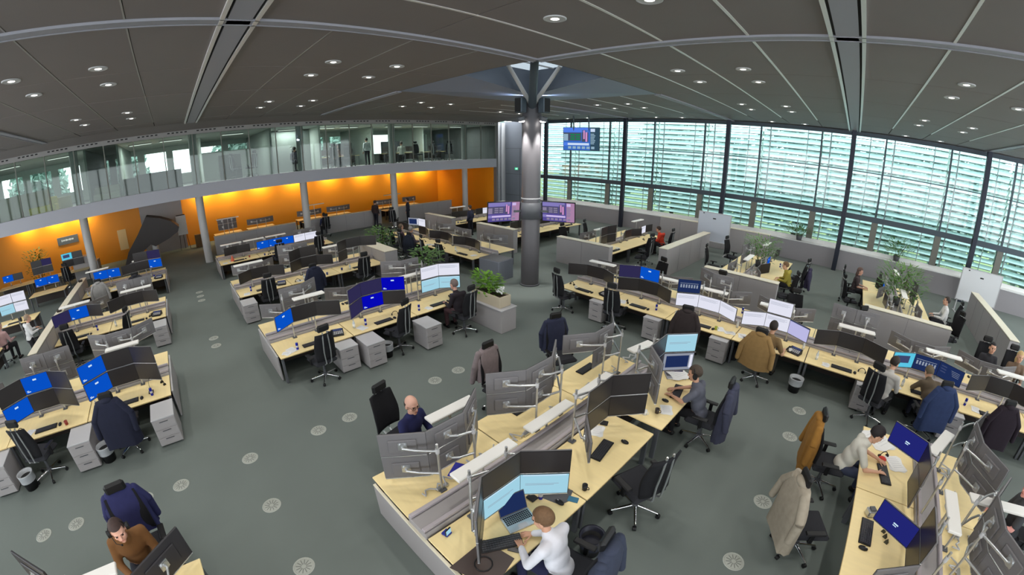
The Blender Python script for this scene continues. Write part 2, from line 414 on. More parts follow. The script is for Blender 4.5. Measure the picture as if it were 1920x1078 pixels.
for k in range(len(WX)-1):
    x0, x1 = WX[k], WX[k+1]; cx = (x0+x1)/2
    b = MB()
    b.bb(x0-0.045, x0+0.045, -0.1, 0.06, 3.2, 7.6); b.bb(x0-0.17, x0+0.17, -0.12, 0.06, 1.36, 2.95)
    b.bb(x0, x1, -0.14, 0.08, 2.93, 3.22, 1); b.bb(x0, x1, -0.05, 0.05, 5.55, 5.6, 1); b.bb(x0, x1, -0.12, 0.08, 7.5, H+0.05, 1)
    w = struct('window_%d' % (k+1), b.mesh('window_frame', M_FRAMEG if False else M_FRAME, M_FRAME), 'tall glazed bay of the window wall')
    w.data.materials[0] = M_FRAME
    b = MB(); b.bb(x0-0.18, x0+0.18, -0.13, -0.121, 1.36, 2.93); ob('post_cover', b.mesh('post_cover', M_FRAMEG), w)
    for z0, z1 in ((1.36, 2.93), (3.22, 5.55), (5.6, 7.5)):
        b = MB(); b.bb(x0+0.05, x1-0.05, -0.006, 0.006, z0, z1); ob('pane', b.mesh('pane', M_GLASS), w)
    for r in range(19):
        z = 1.52+r*0.335
        ob('louvre_slat', slat, w, (cx, 0.62, z))
    for xr, rr in ((x0+0.5, 0.04), (x0+2.75, 0.025)):
        b = MB(); b.tube((xr, 0.42, 0.6), (xr, 0.42, 7.9), rr, n=6); ob('louvre_rod', b.mesh('louvre_rod', M_GREYL), w)
for i, x in enumerate((3.44, 10.64, 17.84, 25.04, 32.24, 39.44)):
    b = MB(); b.cbox((x, -0.94, H/2), (0.26, 0.26, H), 0.02)
    struct('window_column', b.mesh('pillar', M_COLD), 'slim dark steel column before the windows')
# solid grey end wall left of the windows
b = MB(); b.bb(-9.5, 1.64, 0.0, 0.25, 0, H+0.1); b.bb(1.2, 1.66, -0.3, 0.2, 0, H+0.05)
wn = struct('wall_end', b.mesh('end_wall', mat('end_wall_grey', (120, 124, 132), 0.55, noise=0.03, scale=0.6)), 'grey end wall between gallery and windows')
b = MB()
for z in (1.2, 3.1, 5.4): b.bb(-2.2, 1.2, -0.012, 0, z, z+0.03)
b.bb(-0.4, -0.36, -0.012, 0, 0, 5.4)
ob('joint', b.mesh('joint', M_GREYD), wn)
for i, x in enumerate((-2.75, -2.15)):
    b = MB(); b.tube((x, -0.35, 0), (x, -0.35, H), 0.17, n=20); struct('corner_column', b.mesh('pillar', M_GREYL), 'pale round column in the corner')
# the two unseen walls behind the viewpoint: openings added to let in fill daylight
b = MB(); b.bb(42, 42.2, -44, 0.3, 0, 1.1); b.bb(42, 42.2, -44, 0.3, 7.5, H+0.2)
for k in range(13): b.bb(42, 42.2, -44+3.6*k-0.1, -44+3.6*k+0.1, 1.1, 7.5)
struct('wall_right', b.mesh('wall', M_GREY), 'side wall behind the viewpoint with openings added for fill daylight')
b = MB(); b.bb(-14, 42, -44.2, -44, 0, 1.1); b.bb(-14, 42, -44.2, -44, 7.5, H+0.2); b.bb(-14, 0, -44.2, -44, 1.1, 7.5)
for k in range(12): b.bb(3.6*k-0.1, 3.6*k+0.1, -44.2, -44, 1.1, 7.5)
struct('wall_back', b.mesh('wall', M_GREY), 'wall behind the viewpoint with openings added for fill daylight')

# ---- gallery: slab, beam, glass front, rooms behind
GY0, GY1 = -44.0, -3.2
b = MB(); b.bb(-0.35, 0.0, GY0, GY1, 3.86, 4.55)
struct('gallery_beam', b.mesh('beam', M_BEAM), 'pale grey front beam of the glazed gallery')
b = MB(); b.bb(-14, -0.35, GY0, GY1, 4.0, 4.5)
struct('gallery_floor', b.mesh('slab', mat('slab_grey', (140, 138, 136), 0.8)), 'gallery floor slab')
b = MB(); b.bb(-14, -0.02, GY0, GY1, 7.3, H+0.2)
b.bb(-0.35, 0.02, GY0, GY1, 7.26, 7.52, 1); b.add([(0.02, GY0, 7.5), (0.02, GY1, 7.5), (2.0, GY1, H-0.01), (2.0, GY0, H-0.01), (0.02, GY0, H), (0.02, GY1, H)], [(0, 3, 2, 1), (0, 1, 5, 4), (1, 2, 5), (0, 4, 3)], 2)
gc = struct('gallery_ceiling', b.mesh('gallery_ceiling', mat('gallery_ceiling_white', (214, 216, 212), 0.7), mat('gallery_fascia', (132, 129, 127), 0.5), M_CEIL), 'white ceiling of the gallery rooms with its fascia')
grille = MB()
for q in range(5): grille.box((0.026, -0.46+0.23*q, 0), (0.012, 0.13, 0.055))
grille = grille.mesh('vent_slot', M_SLOT)
MUL = [-3.2-1.575*k for k in range(27)]
for k in range(26):
    ym = (MUL[k]+MUL[k+1])/2
    ob('vent_slot', grille, gc, (0, ym, 7.42))
    b = MB(); b.bb(-0.14, -0.12, MUL[k+1]+0.02, MUL[k]-0.02, 4.56, 7.26)
    w = struct('window_%d' % (20+k), b.mesh('pane', M_GALGLASS), 'clear gallery glass pane')
    b = MB(); b.bb(-0.17, -0.09, MUL[k]-0.025, MUL[k]+0.025, 4.55, 7.26); ob('mullion', b.mesh('mullion', M_FRAMEG), w)
b = MB(); b.bb(-14, 0.0, -3.2, -3.0, 0, H+0.1)
struct('wall_gallery_end', b.mesh('wall', mat('gallery_end_wall', (112, 112, 112), 0.6)), 'grey end wall of the gallery')
# gallery back wall with windows
b = MB(); gx = -9.6
b.bb(gx-0.2, gx, GY0, GY1, 4.5, 5.25); b.bb(gx-0.2, gx, GY0, GY1, 6.95, 7.3)
y = GY1; k = 0
while y > GY0:
    b.bb(gx-0.2, gx, y-0.5, y, 5.25, 6.95); y -= 2.1
struct('wall_gallery_back', b.mesh('wall', mat('gallery_back_wall', (206, 210, 204), 0.7)), 'outer wall of the gallery rooms with daylight windows')
mp = mat('gallery_partition', (150, 158, 150), 0.7, noise=0.05, scale=1)
mp2 = mat('gallery_partition_white', (210, 214, 208), 0.7)
for i, (yy, x0, x1, mm) in enumerate(((-7.4, -9.6, -4.5, mp2), (-12.6, -9.6, -3.4, mp), (-17.3, -9.6, -1.6, mp2), (-20.6, -9.6, -1.2, mp), (-24.6, -9.6, -4.2, mp2), (-29.4, -9.6, -1.3, mp), (-31.2, -9.6, -1.3, mp))):
    b = MB(); b.bb(x0, x1, yy-0.06, yy+0.06, 4.5, 7.3); struct('wall_gallery_%d' % (i+1), b.mesh('partition', mm), 'partition wall inside the gallery')
b = MB(); b.bb(-6.6, -6.5, -24.5, -20.7, 4.5, 6.4); struct('wall_gallery_8', b.mesh('partition', mp), 'low partition inside the gallery')
b = MB(); b.bb(-3.6, -3.5, -20.5, -17.4, 4.5, 7.2); struct('wall_gallery_9', b.mesh('partition', mat('gallery_grey', (134, 138, 134), 0.7)), 'grey back partition of the meeting room')
GCOL = [-5.79, -12.29, -18.82, -25.22, -31.76, -38.2]
for i, yy in enumerate(GCOL):
    b = MB(); b.tube((-1.0, yy, 0), (-1.0, yy, 4.0), 0.23, n=24); b.tube((-1.0, yy, 4.5), (-1.0, yy, 7.3), 0.23, n=24)
    struct('gallery_column', b.mesh('pillar', M_COLG), 'round grey gallery column')

# ---- orange wall under the gallery
OX = -8.5
b = MB(); b.bb(OX-0.2, OX, GY0, GY1, 0, 4.0)
struct('wall_orange', b.mesh('wall', M_ORANGE), 'glowing orange wall under the gallery')
b = MB(); b.bb(OX, -0.35, -3.32, -3.2, 0, 4.0); struct('wall_orange_end', b.mesh('wall', M_ORANGE), 'orange return wall at the corner')
b = MB(); b.bb(-8.4, -7.9, -29.2, -26.2, 0, 4.0)
struct('wall_stair_core', b.mesh('wall', mat('stair_core_grey', (166, 160, 158), 0.6)), 'pale grey stair core wall')
b = MB(); b.bb(-8.45, -4.5, -33.2, -29.4, 0.0, 4.0)
# ---- outside
b = MB(); b.bb(-60, 80, 0.4, 60, -0.6, -0.5); b.bb(-60, -10, -60, 1, -0.6, -0.5)
struct('ground_outside', b.mesh('ground', M_GROUND), 'lawn outside the windows')
def leaf_cloud(cx, cy, cz, rx, ry, rz, n, s, rnd):
    b = MB()
    for _ in range(n):
        while True:
            p = Vector((rnd.uniform(-1, 1), rnd.uniform(-1, 1), rnd.uniform(-1, 1)))
            if p.length <= 1: break
        p = Vector((p.x*rx+cx, p.y*ry+cy, p.z*rz+cz))
        q = Vector((rnd.gauss(0, 1), rnd.gauss(0, 1), rnd.gauss(0, 1))).normalized(); t = q.orthogonal().normalized()*s*rnd.uniform(.6, 1.3); u = q.cross(t)*0.6
        b.add([p-t, p-u*0.8, p+t, p+u*0.8], [(0, 1, 2, 3)])
    return b
rnd = random.Random(3)
for i, (x, y, h) in enumerate(((-14, 9, 8), (2, 9, 7), (9, 12, 9), (15, 8, 6.5), (21, 11, 9), (27, 8, 7), (33, 11, 9), (40, 9, 8), (46, 13, 9), (-19, -10, 8), (-19, -20, 9), (-18, -31, 8), (-20, -39, 9))):
    t = MB(); t.tube((0, 0, -0.5), (0.2, 0, h*0.6), 0.22, 0.12, 8)
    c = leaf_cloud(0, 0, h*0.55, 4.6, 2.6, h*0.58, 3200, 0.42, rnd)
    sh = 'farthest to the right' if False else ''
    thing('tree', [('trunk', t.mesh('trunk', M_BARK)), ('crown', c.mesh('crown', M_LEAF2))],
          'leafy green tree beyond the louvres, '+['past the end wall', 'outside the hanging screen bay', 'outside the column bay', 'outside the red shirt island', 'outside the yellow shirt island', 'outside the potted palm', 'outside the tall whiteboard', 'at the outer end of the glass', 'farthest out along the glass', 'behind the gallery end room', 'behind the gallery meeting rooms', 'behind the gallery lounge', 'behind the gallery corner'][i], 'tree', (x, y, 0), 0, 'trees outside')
# ================================================================== FURNITURE KINDS
def chair_parts(arms=True, head=True):
    P = []
    s = MB(); s.cbox((0, 0.02, 0.47), (0.5, 0.5, 0.07), 0.03); s.cbox((0, 0.02, 0.50), (0.44, 0.44, 0.05), 0.024)
    P.append(('seat', s.mesh('seat', M_SEAT)))
    # curved mesh back, leaning slightly
    bk = MB(); n = 8
    prof = []
    for k in range(n+1):
        t = k/n; z = 0.56+t*0.60; y = -0.26-0.05*t+0.035*math.sin(t*PI*1.2); w = 0.235-0.03*abs(t-0.45)*2*(1 if t > .45 else .5)
        prof.append((w, y, z))
    vs, fs = [], []
    for (w, y, z) in prof:
        for j in range(7):
            q = j/6*2-1; vs.append((w*q, y+0.045*q*q, z))
    for (w, y, z) in prof:
        for j in range(7):
            q = j/6*2-1; vs.append((w*q, y+0.045*q*q-0.03, z))
    m = 7*(n+1)
    for i in range(n):
        for j in range(6):
            a = i*7+j; fs.append((a, a+1, a+8, a+7)); fs.append((m+a, m+a+7, m+a+8, m+a+1))
        fs.append((i*7, i*7+7, m+i*7+7, m+i*7)); fs.append((i*7+6, m+i*7+6, m+i*7+13, i*7+13))
    fs.append(tuple([j for j in range(7)][::-1]+[m+j for j in range(7)])); fs.append(tuple([n*7+j for j in range(7)]+[m+n*7+6-j for j in range(7)]))
    bk.add(vs, fs, 0, True)
    P.append(('backrest', bk.mesh('backrest', M_FABRIC)))
    for q in (-1, 1):
        f = MB(); f.path([(q*0.05, -0.2, 0.43), (q*0.06, -0.30, 0.50), (q*0.075, -0.315, 0.75), (q*0.065, -0.335, 1.0), (q*0.05, -0.34, 1.2)], 0.014, 8)
        P.append(('back_bar', f.mesh('back_bar', M_SILVER)))
    if head:
        h = MB(); h.cbox((0, -0.30, 1.27), (0.27, 0.07, 0.15), 0.03); P.append(('headrest', h.mesh('headrest', M_BLACK)))
    if arms:
        for q in (-1, 1):
            a = MB(); a.cbox((q*0.28, 0.0, 0.63), (0.085, 0.27, 0.03), 0.012); a.cbox((q*0.28, -0.02, 0.54), (0.03, 0.06, 0.18), 0.008); a.cbox((q*0.22, -0.02, 0.46), (0.14, 0.05, 0.03), 0.008)
            P.append(('armrest', a.mesh('armrest', M_BLACK)))
    g = MB(); g.tube((0, 0, 0.10), (0, 0, 0.44), 0.028, n=12); g.tube((0, 0, 0.08), (0, 0, 0.16), 0.05, n=12); g.cbox((0, 0, 0.425), (0.2, 0.24, 0.04), 0.01)
    P.append(('gas_column', g.mesh('gas_column', M_GREYD)))
    for k in range(5):
        t = 2*PI*k/5+0.3; c, s_ = math.cos(t), math.sin(t)
        l = MB(); l.tube((c*0.04, s_*0.04, 0.115), (c*0.31, s_*0.31, 0.075), 0.024, 0.015, 8)
        w = MB(); w.tube((c*0.315-s_*0.022, s_*0.315+c*0.022, 0.03), (c*0.315+s_*0.022, s_*0.315-c*0.022, 0.03), 0.03, n=10); w.tube((c*0.31, s_*0.31, 0.03), (c*0.31, s_*0.31, 0.08), 0.01, n=6)
        P.append(('base_leg', l.mesh('base_leg', M_CHROME), [('caster', w.mesh('caster', M_BLACK))]))
    return P
def chair(x, y, rz, label, group='office chairs', z=0, head=True, sc=1.18):
    return thing('office_chair', cached(('chair', head), lambda: chair_parts(True, head)), label, 'chair', (x, y, z), rz, group, sc=sc)

def jacket_parts(rgb, length=0.72, wide=0.27, seed=0):
    rn = random.Random(seed); m = mat('cloth_%d_%d_%d' % rgb, rgb, 0.95, noise=0.2, scale=14)
    b = MB(); n = 26; rings = 12; vs, fs = [], []
    ph = rn.uniform(0, 6)
    for i in range(rings):
        t = i/(rings-1); z = 1.20-t*length
        w = (0.17+0.10*min(1, t*3.2))*wide/0.27; th = 0.055+0.055*min(1, t*2.5)
        for k in range(n):
            a = 2*PI*k/n; fold = 1+0.07*t*math.sin(5*a+ph)+0.05*t*math.sin(9*a+ph*2)
            vs.append((w*math.copysign(abs(math.cos(a))**0.7, math.cos(a))*fold, -0.32+0.01*t-th*math.copysign(abs(math.sin(a))**0.8, math.sin(a))*fold, z+0.015*t*math.sin(3*a+ph)))
    for i in range(rings-1):
        for k in range(n): fs.append((i*n+k, (i+1)*n+k, (i+1)*n+(k+1) % n, i*n+(k+1) % n))
    fs.append(tuple(range(n))); b.add(vs, fs, 0, True)
    P = [('body', b.mesh('body', m))]
    c = MB(); c.ell((0, -0.33, 1.20), (0.12, 0.075, 0.05), 12, 6); P.append(('collar', c.mesh('collar', m)))
    for q in (-1, 1):
        s = MB(); x0 = q*wide
        s.capsule((q*0.19, -0.33, 1.12), 0.06, (x0*1.03, -0.35, 0.88), 0.062, 10); s.capsule((x0*1.03, -0.35, 0.88), 0.062, (x0*1.05+rn.uniform(-.03, .03), -0.37+rn.uniform(-.05, .03), 0.58), 0.05, 10)
        P.append(('sleeve', s.mesh('sleeve', m)))
    return P
def jacket(x, y, rz, rgb, label, length=0.72, wide=0.27, seed=0):
    return thing('jacket', jacket_parts(rgb, length, wide, seed), label, 'jacket', (x, y, 0), rz, sc=1.19)

DW, DD = 1.98, 1.06
def desk_parts(depth):
    t = MB(); t.cbox((0, depth/2, 0.725), (DW, depth, 0.03), 0.006)
    e = MB(); e.box((0, 0.004, 0.722), (DW-0.02, 0.012, 0.022))
    P = [('tabletop', t.mesh('tabletop', M_WOOD)), ('front_edge', e.mesh('front_edge', M_EDGE))]
    for q in (-1, 1):
        for d in (0.1, depth-0.1):
            l = MB(); l.cbox((q*(DW/2-0.05), d, 0.355), (0.06, 0.09, 0.71), 0.008); P.append(('leg', l.mesh('leg', M_GREYD)))
    m = MB(); m.box((0, depth-0.16, 0.44), (DW-0.16, 0.02, 0.5)); P.append(('modesty_panel', m.mesh('modesty_panel', M_DKBROWN)))
    c = MB(); c.box((0, depth-0.05, 0.60), (DW-0.2, 0.12, 0.06)); P.append(('cable_tray', c.mesh('cable_tray', M_GREYD)))
    return P
def desk(x, y, rz, label, depth=DD, dz=0.0, group='maple desks'):
    return thing('desk', cached(('desk', depth), lambda: desk_parts(depth)), label, 'desk', (x, y, dz), rz, group)

# screens -----------------------------------------------------------------
E_ = dict(
    blue=emis('scr_blue', (8, 84, 205), 0.9, (30, 150, 215)), deep=emis('scr_deep_blue', (6, 8, 190), 0.9, (18, 40, 200)), purple=emis('scr_purple', (52, 48, 88), 0.8, (60, 58, 110)),
    white=emis('scr_white', (225, 226, 240), 1.0), lblue=emis('scr_light_blue', (160, 208, 226), 1.0, (176, 214, 236)), navy=emis('scr_navy', (32, 48, 92), 0.9, (52, 74, 120)),
    teal=emis('scr_teal', (90, 196, 226), 1.0), lav=emis('scr_lavender', (186, 184, 226), 1.0), grey=emis('scr_grey_doc', (150, 156, 170), 0.9),
    line=emis('scr_line_grey', (150, 160, 178), 0.9), ink=emis('scr_ink', (70, 80, 120), 0.8), logo=emis('scr_logo', (200, 226, 245), 1.0), green=emis('scr_green', (24, 130, 80), 1.0),
    pink=emis('scr_pink', (226, 176, 216), 1.0), dblue=emis('scr_dark_blue_grad', (36, 40, 120), 0.9, (20, 100, 140)))
def screen_mesh(kind, w, h):
    b = MB(); mats = []
    def r(x0, x1, z0, z1, m, lay=0):
        if m not in mats: mats.append(m)
        y = -0.0165-0.0006*lay
        b.quad((x0*w-w/2, y, z0*h-h/2), (x1*w-w/2, y, z0*h-h/2), (x1*w-w/2, y, z1*h-h/2), (x0*w-w/2, y, z1*h-h/2), mats.index(m))
    base = {'d': M_SCR_OFF, 'b': E_['blue'], 'B': E_['deep'], 'p': E_['purple'], 'w': E_['white'], 'l': E_['lblue'], 'n': E_['navy'], 't': E_['teal'], 'v': E_['lav'], 'g': E_['grey'], 'D': E_['dblue'], 'x': E_['navy']}[kind]
    r(0, 1, 0, 1, base)
    if kind in 'bB': r(.42, .56, .70, .80, E_['logo'], 1); r(.06, .2, .08, .13, E_['logo'], 1); r(.06, .14, .15, .19, E_['logo'], 1)
    if kind == 'D': r(.45, .58, .44, .50, E_['logo'], 1); r(.45, .55, .36, .40, E_['logo'], 1)
    if kind in 'w':
        for k in range(4): r(.06, .9-.1*(k % 2), .82-.06*k, .835-.06*k, E_['line'], 1)
    if kind in 'l': r(.05, .95, .93, .98, E_['logo'], 1); r(.1, .8, .52, .54, E_['line'], 1); r(.1, .7, .46, .48, E_['line'], 1)
    if kind == 'v': r(.0, 1, .93, 1, E_['ink'], 1)
    if kind == 'g': r(.08, .84, .16, .86, E_['navy'], 1); r(.88, .97, .1, .9, E_['white'], 1)
    if kind == 'n':
        for k in range(7): r(.1+.12*k, .17+.12*k, .36, .62, E_['line'], 1)
        r(.08, .9, .7, .73, E_['line'], 1)
    if kind == 'x':
        for k in range(4): r(.5+.03*k, .86, .72-.1*k, .74-.1*k, E_['line'], 1)
        for k in range(3): r(.08, .3, .75-.18*k, .82-.18*k, E_['ink'], 1)
    if kind == 't': r(.15, .78, .3, .8, E_['ink'], 1)
    return b.mesh('screen', *mats)
def monitor_parts(kind, w, h, arm):
    hs = MB(); hs.cbox((0, 0, 0), (w+0.02, 0.028, h+0.02), 0.006); hs.cbox((0, 0.022, -0.01), (w*0.62, 0.03, h*0.6), 0.012)
    bz = MB()
    for q in (-1, 1):
        bz.box((q*(w/2+0.004), -0.0155, 0), (0.008, 0.006, h+0.016)); bz.box((0, -0.0155, q*(h/2+0.004)), (w, 0.006, 0.008))
    P = [('housing', cached(('hs', w, h), lambda: hs.mesh('housing', M_HOUSING if w < 0.8 else M_HOUSDK))), ('bezel', cached(('bz', w, h), lambda: bz.mesh('bezel', M_BEZEL))),
         ('screen', cached(('scr', kind, w, h), lambda: screen_mesh(kind, w, h))),
         ('support_bar', cached(('bar', w, h), lambda: MB().cbox((0, 0.0, -h/2-0.021), (w+0.01, 0.03, 0.016), 0.004).mesh('support_bar', M_SILVER)))]
    a = MB(); a.tube((0, 0.03, 0), (0, 0.065, 0), 0.062, n=14); a.box((0, 0.04, 0), (0.13, 0.012, 0.13))
    ax, ay, az = arm
    a.path([(0, 0.05, 0), (0, 0.09, 0.0), (ax*0.5+ay*0.25, ay*0.5+0.05, az*0.5), (ax, ay, az)], 0.019, 8)
    P.append(('arm', cached(('arm', tuple(round(q, 2) for q in arm)), lambda: a.mesh('arm', M_SILVER))))
    return P
KN = {'d': 'switched-off dark', 'b': 'bright blue', 'B': 'deep blue', 'p': 'dim purple', 'w': 'white-lit', 'l': 'pale blue', 'n': 'navy table', 't': 'cyan', 'v': 'lavender-lit', 'g': 'grey document', 'D': 'blue gradient', 'x': 'navy chart'}
MWID, MHGT = 0.65, 0.375
HW = 0.335
def monitors(x, y, rz, rows, who, dz=0.0, wing=36, dc=0.74, zlow=1.25, zstep=0.42):
    """rows from the top down; three columns (wings turned in), or two / one"""
    nr = len(rows); wa = math.radians(wing)
    flip = math.cos(rz) < -0.5 or math.sin(rz) < -0.5
    RN = {1: [''], 2: ['upper ', 'lower '], 3: ['top ', 'upper ', 'lower ']}[nr]
    for ri, row in enumerate(rows):
        n = len(row); z = zlow+zstep*(nr-1-ri)+dz
        if n == 3:
            pos = [(-(HW+HW*math.cos(wa)), dc-HW*math.sin(wa), wa), (0, dc, 0), (HW+HW*math.cos(wa), dc-HW*math.sin(wa), -wa)]; cn = ['left wing', 'middle', 'right wing']
        elif n == 4:
            pos = [(-(2*HW+HW*math.cos(wa)), dc-HW*math.sin(wa), wa), (-HW, dc, 0), (HW, dc, 0), (2*HW+HW*math.cos(wa), dc-HW*math.sin(wa), -wa)]; cn = ['left wing', 'middle left', 'middle right', 'right wing']
        elif n == 2:
            pos = [(-HW, dc, 0.12), (HW, dc, -0.12)]; cn = ['left', 'right']
        else: pos = [(0, dc, 0)]; cn = ['single']
        if flip: cn = cn[::-1]
        for (u, d, a), ch, c in zip(pos, row, cn):
            if ch == '-': continue
            px, py = at(x, y, rz, u, d)
            # arm end in monitor frame: nearest post at u=+-0.32, d=dc+0.24
            pu = 0.32 if u > 0.05 else -0.32; du, dd = pu-u, dc+0.24-d
            ca, sa = math.cos(-a), math.sin(-a)
            arm = (round(du*ca-dd*sa, 2), round(du*sa+dd*ca, 2), 0.0)
            thing('monitor', monitor_parts(ch, MWID, MHGT, arm), '%s monitor, %s%s, %s' % (KN[ch], RN[ri], c, who), 'monitor', (px, py, z), rz+a, 'desk monitors')
    top = zlow+zstep*(nr-1)+0.12+dz
    for q, nm in ((-0.32, 'left' if not flip else 'right'), (0.32, 'right' if not flip else 'left')):
        p = cached(('post', round(top, 2), dz), lambda: post_parts(top, dz))
        px, py = at(x, y, rz, q, dc+0.24)
        thing('monitor_post', p, '%s silver monitor pole, %s' % (nm, who), 'monitor pole', (px, py, 0), rz, 'monitor poles')
def post_parts(top, dz):
    a = MB(); a.tube((0, 0, 0.74+dz), (0, 0, top), 0.019, n=10)
    c = MB(); c.cbox((0, 0, 0.752+dz), (0.11, 0.11, 0.024), 0.004)
    r = MB(); r.tube((0, 0, top-0.16), (0, 0, top-0.08), 0.03, n=10)
    return [('pole', a.mesh('pole', M_SILVER)), ('clamp', c.mesh('clamp', M_GREYD)), ('collar', r.mesh('collar', M_GREYL))]
def luminaire_parts(z, L):
    h = MB(); h.cbox((0, 0, z), (L, 0.21, 0.05), 0.012)
    e = MB(); e.box((0, 0, z-0.027), (L*0.9, 0.15, 0.006))
    p = MB(); p.tube((0, 0.06, 0.74), (0, 0.06, z-0.02), 0.02, n=10); p.cbox((0, 0.06, 0.755), (0.14, 0.1, 0.02), 0.004)
    return [('light_head', h.mesh('light_head', M_LUM), [('diffuser', e.mesh('diffuser', mat('diffuser', (240, 240, 236), 0.4)))]), ('post', p.mesh('post', M_SILVER))]
def luminaire(x, y, rz, who, z=1.62, L=1.15):
    return thing('desk_luminaire', cached(('lum', z, L), lambda: luminaire_parts(z, L)), 'long white bar luminaire on a pole '+who, 'luminaire', (x, y, 0), rz, 'desk luminaires')
def keyboard_parts():
    b = MB(); b.cbox((0, 0, 0.010), (0.45, 0.16, 0.02), 0.004)
    k = MB()
    for j in range(5):
        for i in range(15): k.box((-0.2+0.0285*i, -0.055+0.027*j, 0.0225), (0.023, 0.021, 0.006))
    return [('case', b.mesh('case', M_BLACK)), ('keys', k.mesh('keys', mat('key_grey', (62, 62, 66), 0.5)))]
def keyboard(x, y, rz, who, z=0.742): return thing('keyboard', cached('kb', keyboard_parts), 'black keyboard '+who, 'keyboard', (x, y, z), rz, 'keyboards', sc=1.2)
def mouse(x, y, rz, who, z=0.742):
    def f():
        b = MB(); b.ell((0, 0, 0.013), (0.033, 0.06, 0.024), 12, 8, keep=lambda a, c, d: d > -0.016); w = MB(); w.box((0, 0.025, 0.036), (0.008, 0.02, 0.006))
        return [('shell', b.mesh('shell', M_BLACK)), ('wheel', w.mesh('wheel', M_GREYL))]
    return thing('computer_mouse', cached('mouse', f), 'black computer mouse '+who, 'mouse', (x, y, z), rz, 'computer mice', sc=1.25)
def turret(x, y, rz, who, z=0.742):
    def f():
        b = MB(); b.prism([(-0.1, 0), (0.1, 0), (0.1, 0.1), (-0.1, 0.02)], -0.14, 0.14, 0, Matrix(((0, 0, 1, 0), (1, 0, 0, 0), (0, 1, 0, 0), (0, 0, 0, 1))))
        s = MB(); k = MB(); M = Matrix.Translation((0, 0.02, 0.073)) @ Matrix.Rotation(0.38, 4, 'X')
        s.box((0, 0.05, 0.001), (0.22, 0.06, 0.004), 0, M)
        for i in range(6):
            for j in range(3): k.box((-0.1+0.04*i, -0.075+0.033*j, 0.001), (0.028, 0.02, 0.006), 0, M)
        h = MB(); h.capsule((-0.17, -0.07, 0.035), 0.02, (-0.17, 0.08, 0.06), 0.02, 8)
        return [('case', b.mesh('case', M_BLACK)), ('display', s.mesh('display', E_['ink'])), ('keys', k.mesh('keys', M_GREYL)), ('handset', h.mesh('handset', M_BLACK))]
    return thing('desk_phone', cached('turret', f), 'black desk phone with handset '+who, 'phone', (x, y, z), rz, 'desk phones', sc=1.2)
def pedestal(x, y, rz, label, group='grey pedestals'):
    def f():
        b = MB(); b.cbox((0, 0, 0.31), (0.43, 0.6, 0.56), 0.006); P = [('body', b.mesh('body', M_GREY))]
        for i, (z, h) in enumerate(((0.12, 0.15), (0.29, 0.15), (0.47, 0.17))):
            d = MB(); d.cbox((0, -0.306, z), (0.41, 0.016, h), 0.003); g = MB(); g.box((0, -0.318, z+h/2-0.02), (0.16, 0.01, 0.014)); P.append(('drawer', d.mesh('drawer', M_GREY), [('handle', g.mesh('handle', M_GREYD))]))
        t = MB(); t.cbox((0, 0, 0.60), (0.44, 0.62, 0.022), 0.004); P.append(('top', t.mesh('top', M_GREYL)))
        w = MB()
        for i in (-1, 1):
            for j in (-1, 1): w.tube((i*0.17-0.01, j*0.25, 0.018), (i*0.17+0.01, j*0.25, 0.018), 0.018, n=8)
        P.append(('casters', w.mesh('casters', M_BLACK)))
        return P
    return thing('drawer_pedestal', cached('ped', f), label, 'pedestal', (x, y, 0), rz, group, sc=(1.18, 1.18, 1.13))
def bin_(x, y, label, bag=None):
    def f():
        b = MB(); b.lathe([(0.0, 0.0), (0.115, 0.0), (0.145, 0.30), (0.135, 0.30), (0.108, 0.02), (0.0, 0.02)], 20)
        g = MB(); g.lathe([(0.149, 0.17), (0.153, 0.30), (0.16, 0.325), (0.132, 0.318), (0.125, 0.1), (0.02, 0.06)], 20)
        return [('bucket', b.mesh('bucket', M_BLACK)), ('bag', g.mesh('bag', bag or mat('bin_bag', (196, 200, 204), 0.3, noise=0.15, scale=18, alpha=0.75)))]
    return thing('waste_bin', cached(('bin', bool(bag)), f), label, 'bin', (x, y, 0), 0, 'waste bins', sc=1.2)
def paper(x, y, z, rz, label, s=(0.21, 0.297), n=3):
    b = MB()
    for k in range(n): b.box((0, 0, 0.001+0.002*k), (s[0], s[1], 0.0018), 0, Matrix.Rotation(0.12*k-0.1, 4, 'Z'))
    l = MB()
    for k in range(6): l.box((0, s[1]*(0.35-0.12*k), 0.0022*n), (s[0]*0.7, 0.006, 0.0006), 0, Matrix.Rotation(0.12*(n-1)-0.1, 4, 'Z'))
    return thing('paper_stack', [('sheets', b.mesh('sheets', M_PAPER)), ('print', l.mesh('print', M_GREYL))], label, 'paper', (x, y, z), rz)
def mug(x, y, z, rgb, label):
    b = MB(); b.lathe([(0, 0.0), (0.038, 0.0), (0.042, 0.095), (0.037, 0.095), (0.034, 0.012), (0, 0.012)], 16)
    h = MB(); h.path([(0.04, 0, 0.08), (0.07, 0, 0.075), (0.075, 0, 0.04), (0.04, 0, 0.02)], 0.006)
    m = mat('mug_%d_%d_%d' % rgb, rgb, 0.35)
    return thing('mug', [('cup', b.mesh('cup', m)), ('handle', h.mesh('handle', m))], label, 'mug', (x, y, z))
def bottle(x, y, z, rgb, label, h=0.24):
    b = MB(); b.lathe([(0, 0), (0.035, 0.0), (0.036, h*0.62), (0.014, h*0.84), (0.014, h*0.94), (0, h*0.94)], 14); c = MB(); c.tube((0, 0, h*0.94), (0, 0, h), 0.017, n=12)
    l = MB(); l.lathe([(0.0365, h*0.22), (0.0365, h*0.48)], 14)
    return thing('bottle', [('body', b.mesh('body', mat('bottle_%d_%d_%d' % rgb, rgb, 0.15, spec=0.6))), ('cap', c.mesh('cap', M_GREYL)), ('wrapper', l.mesh('wrapper', M_PAPER))], label, 'bottle', (x, y, z))
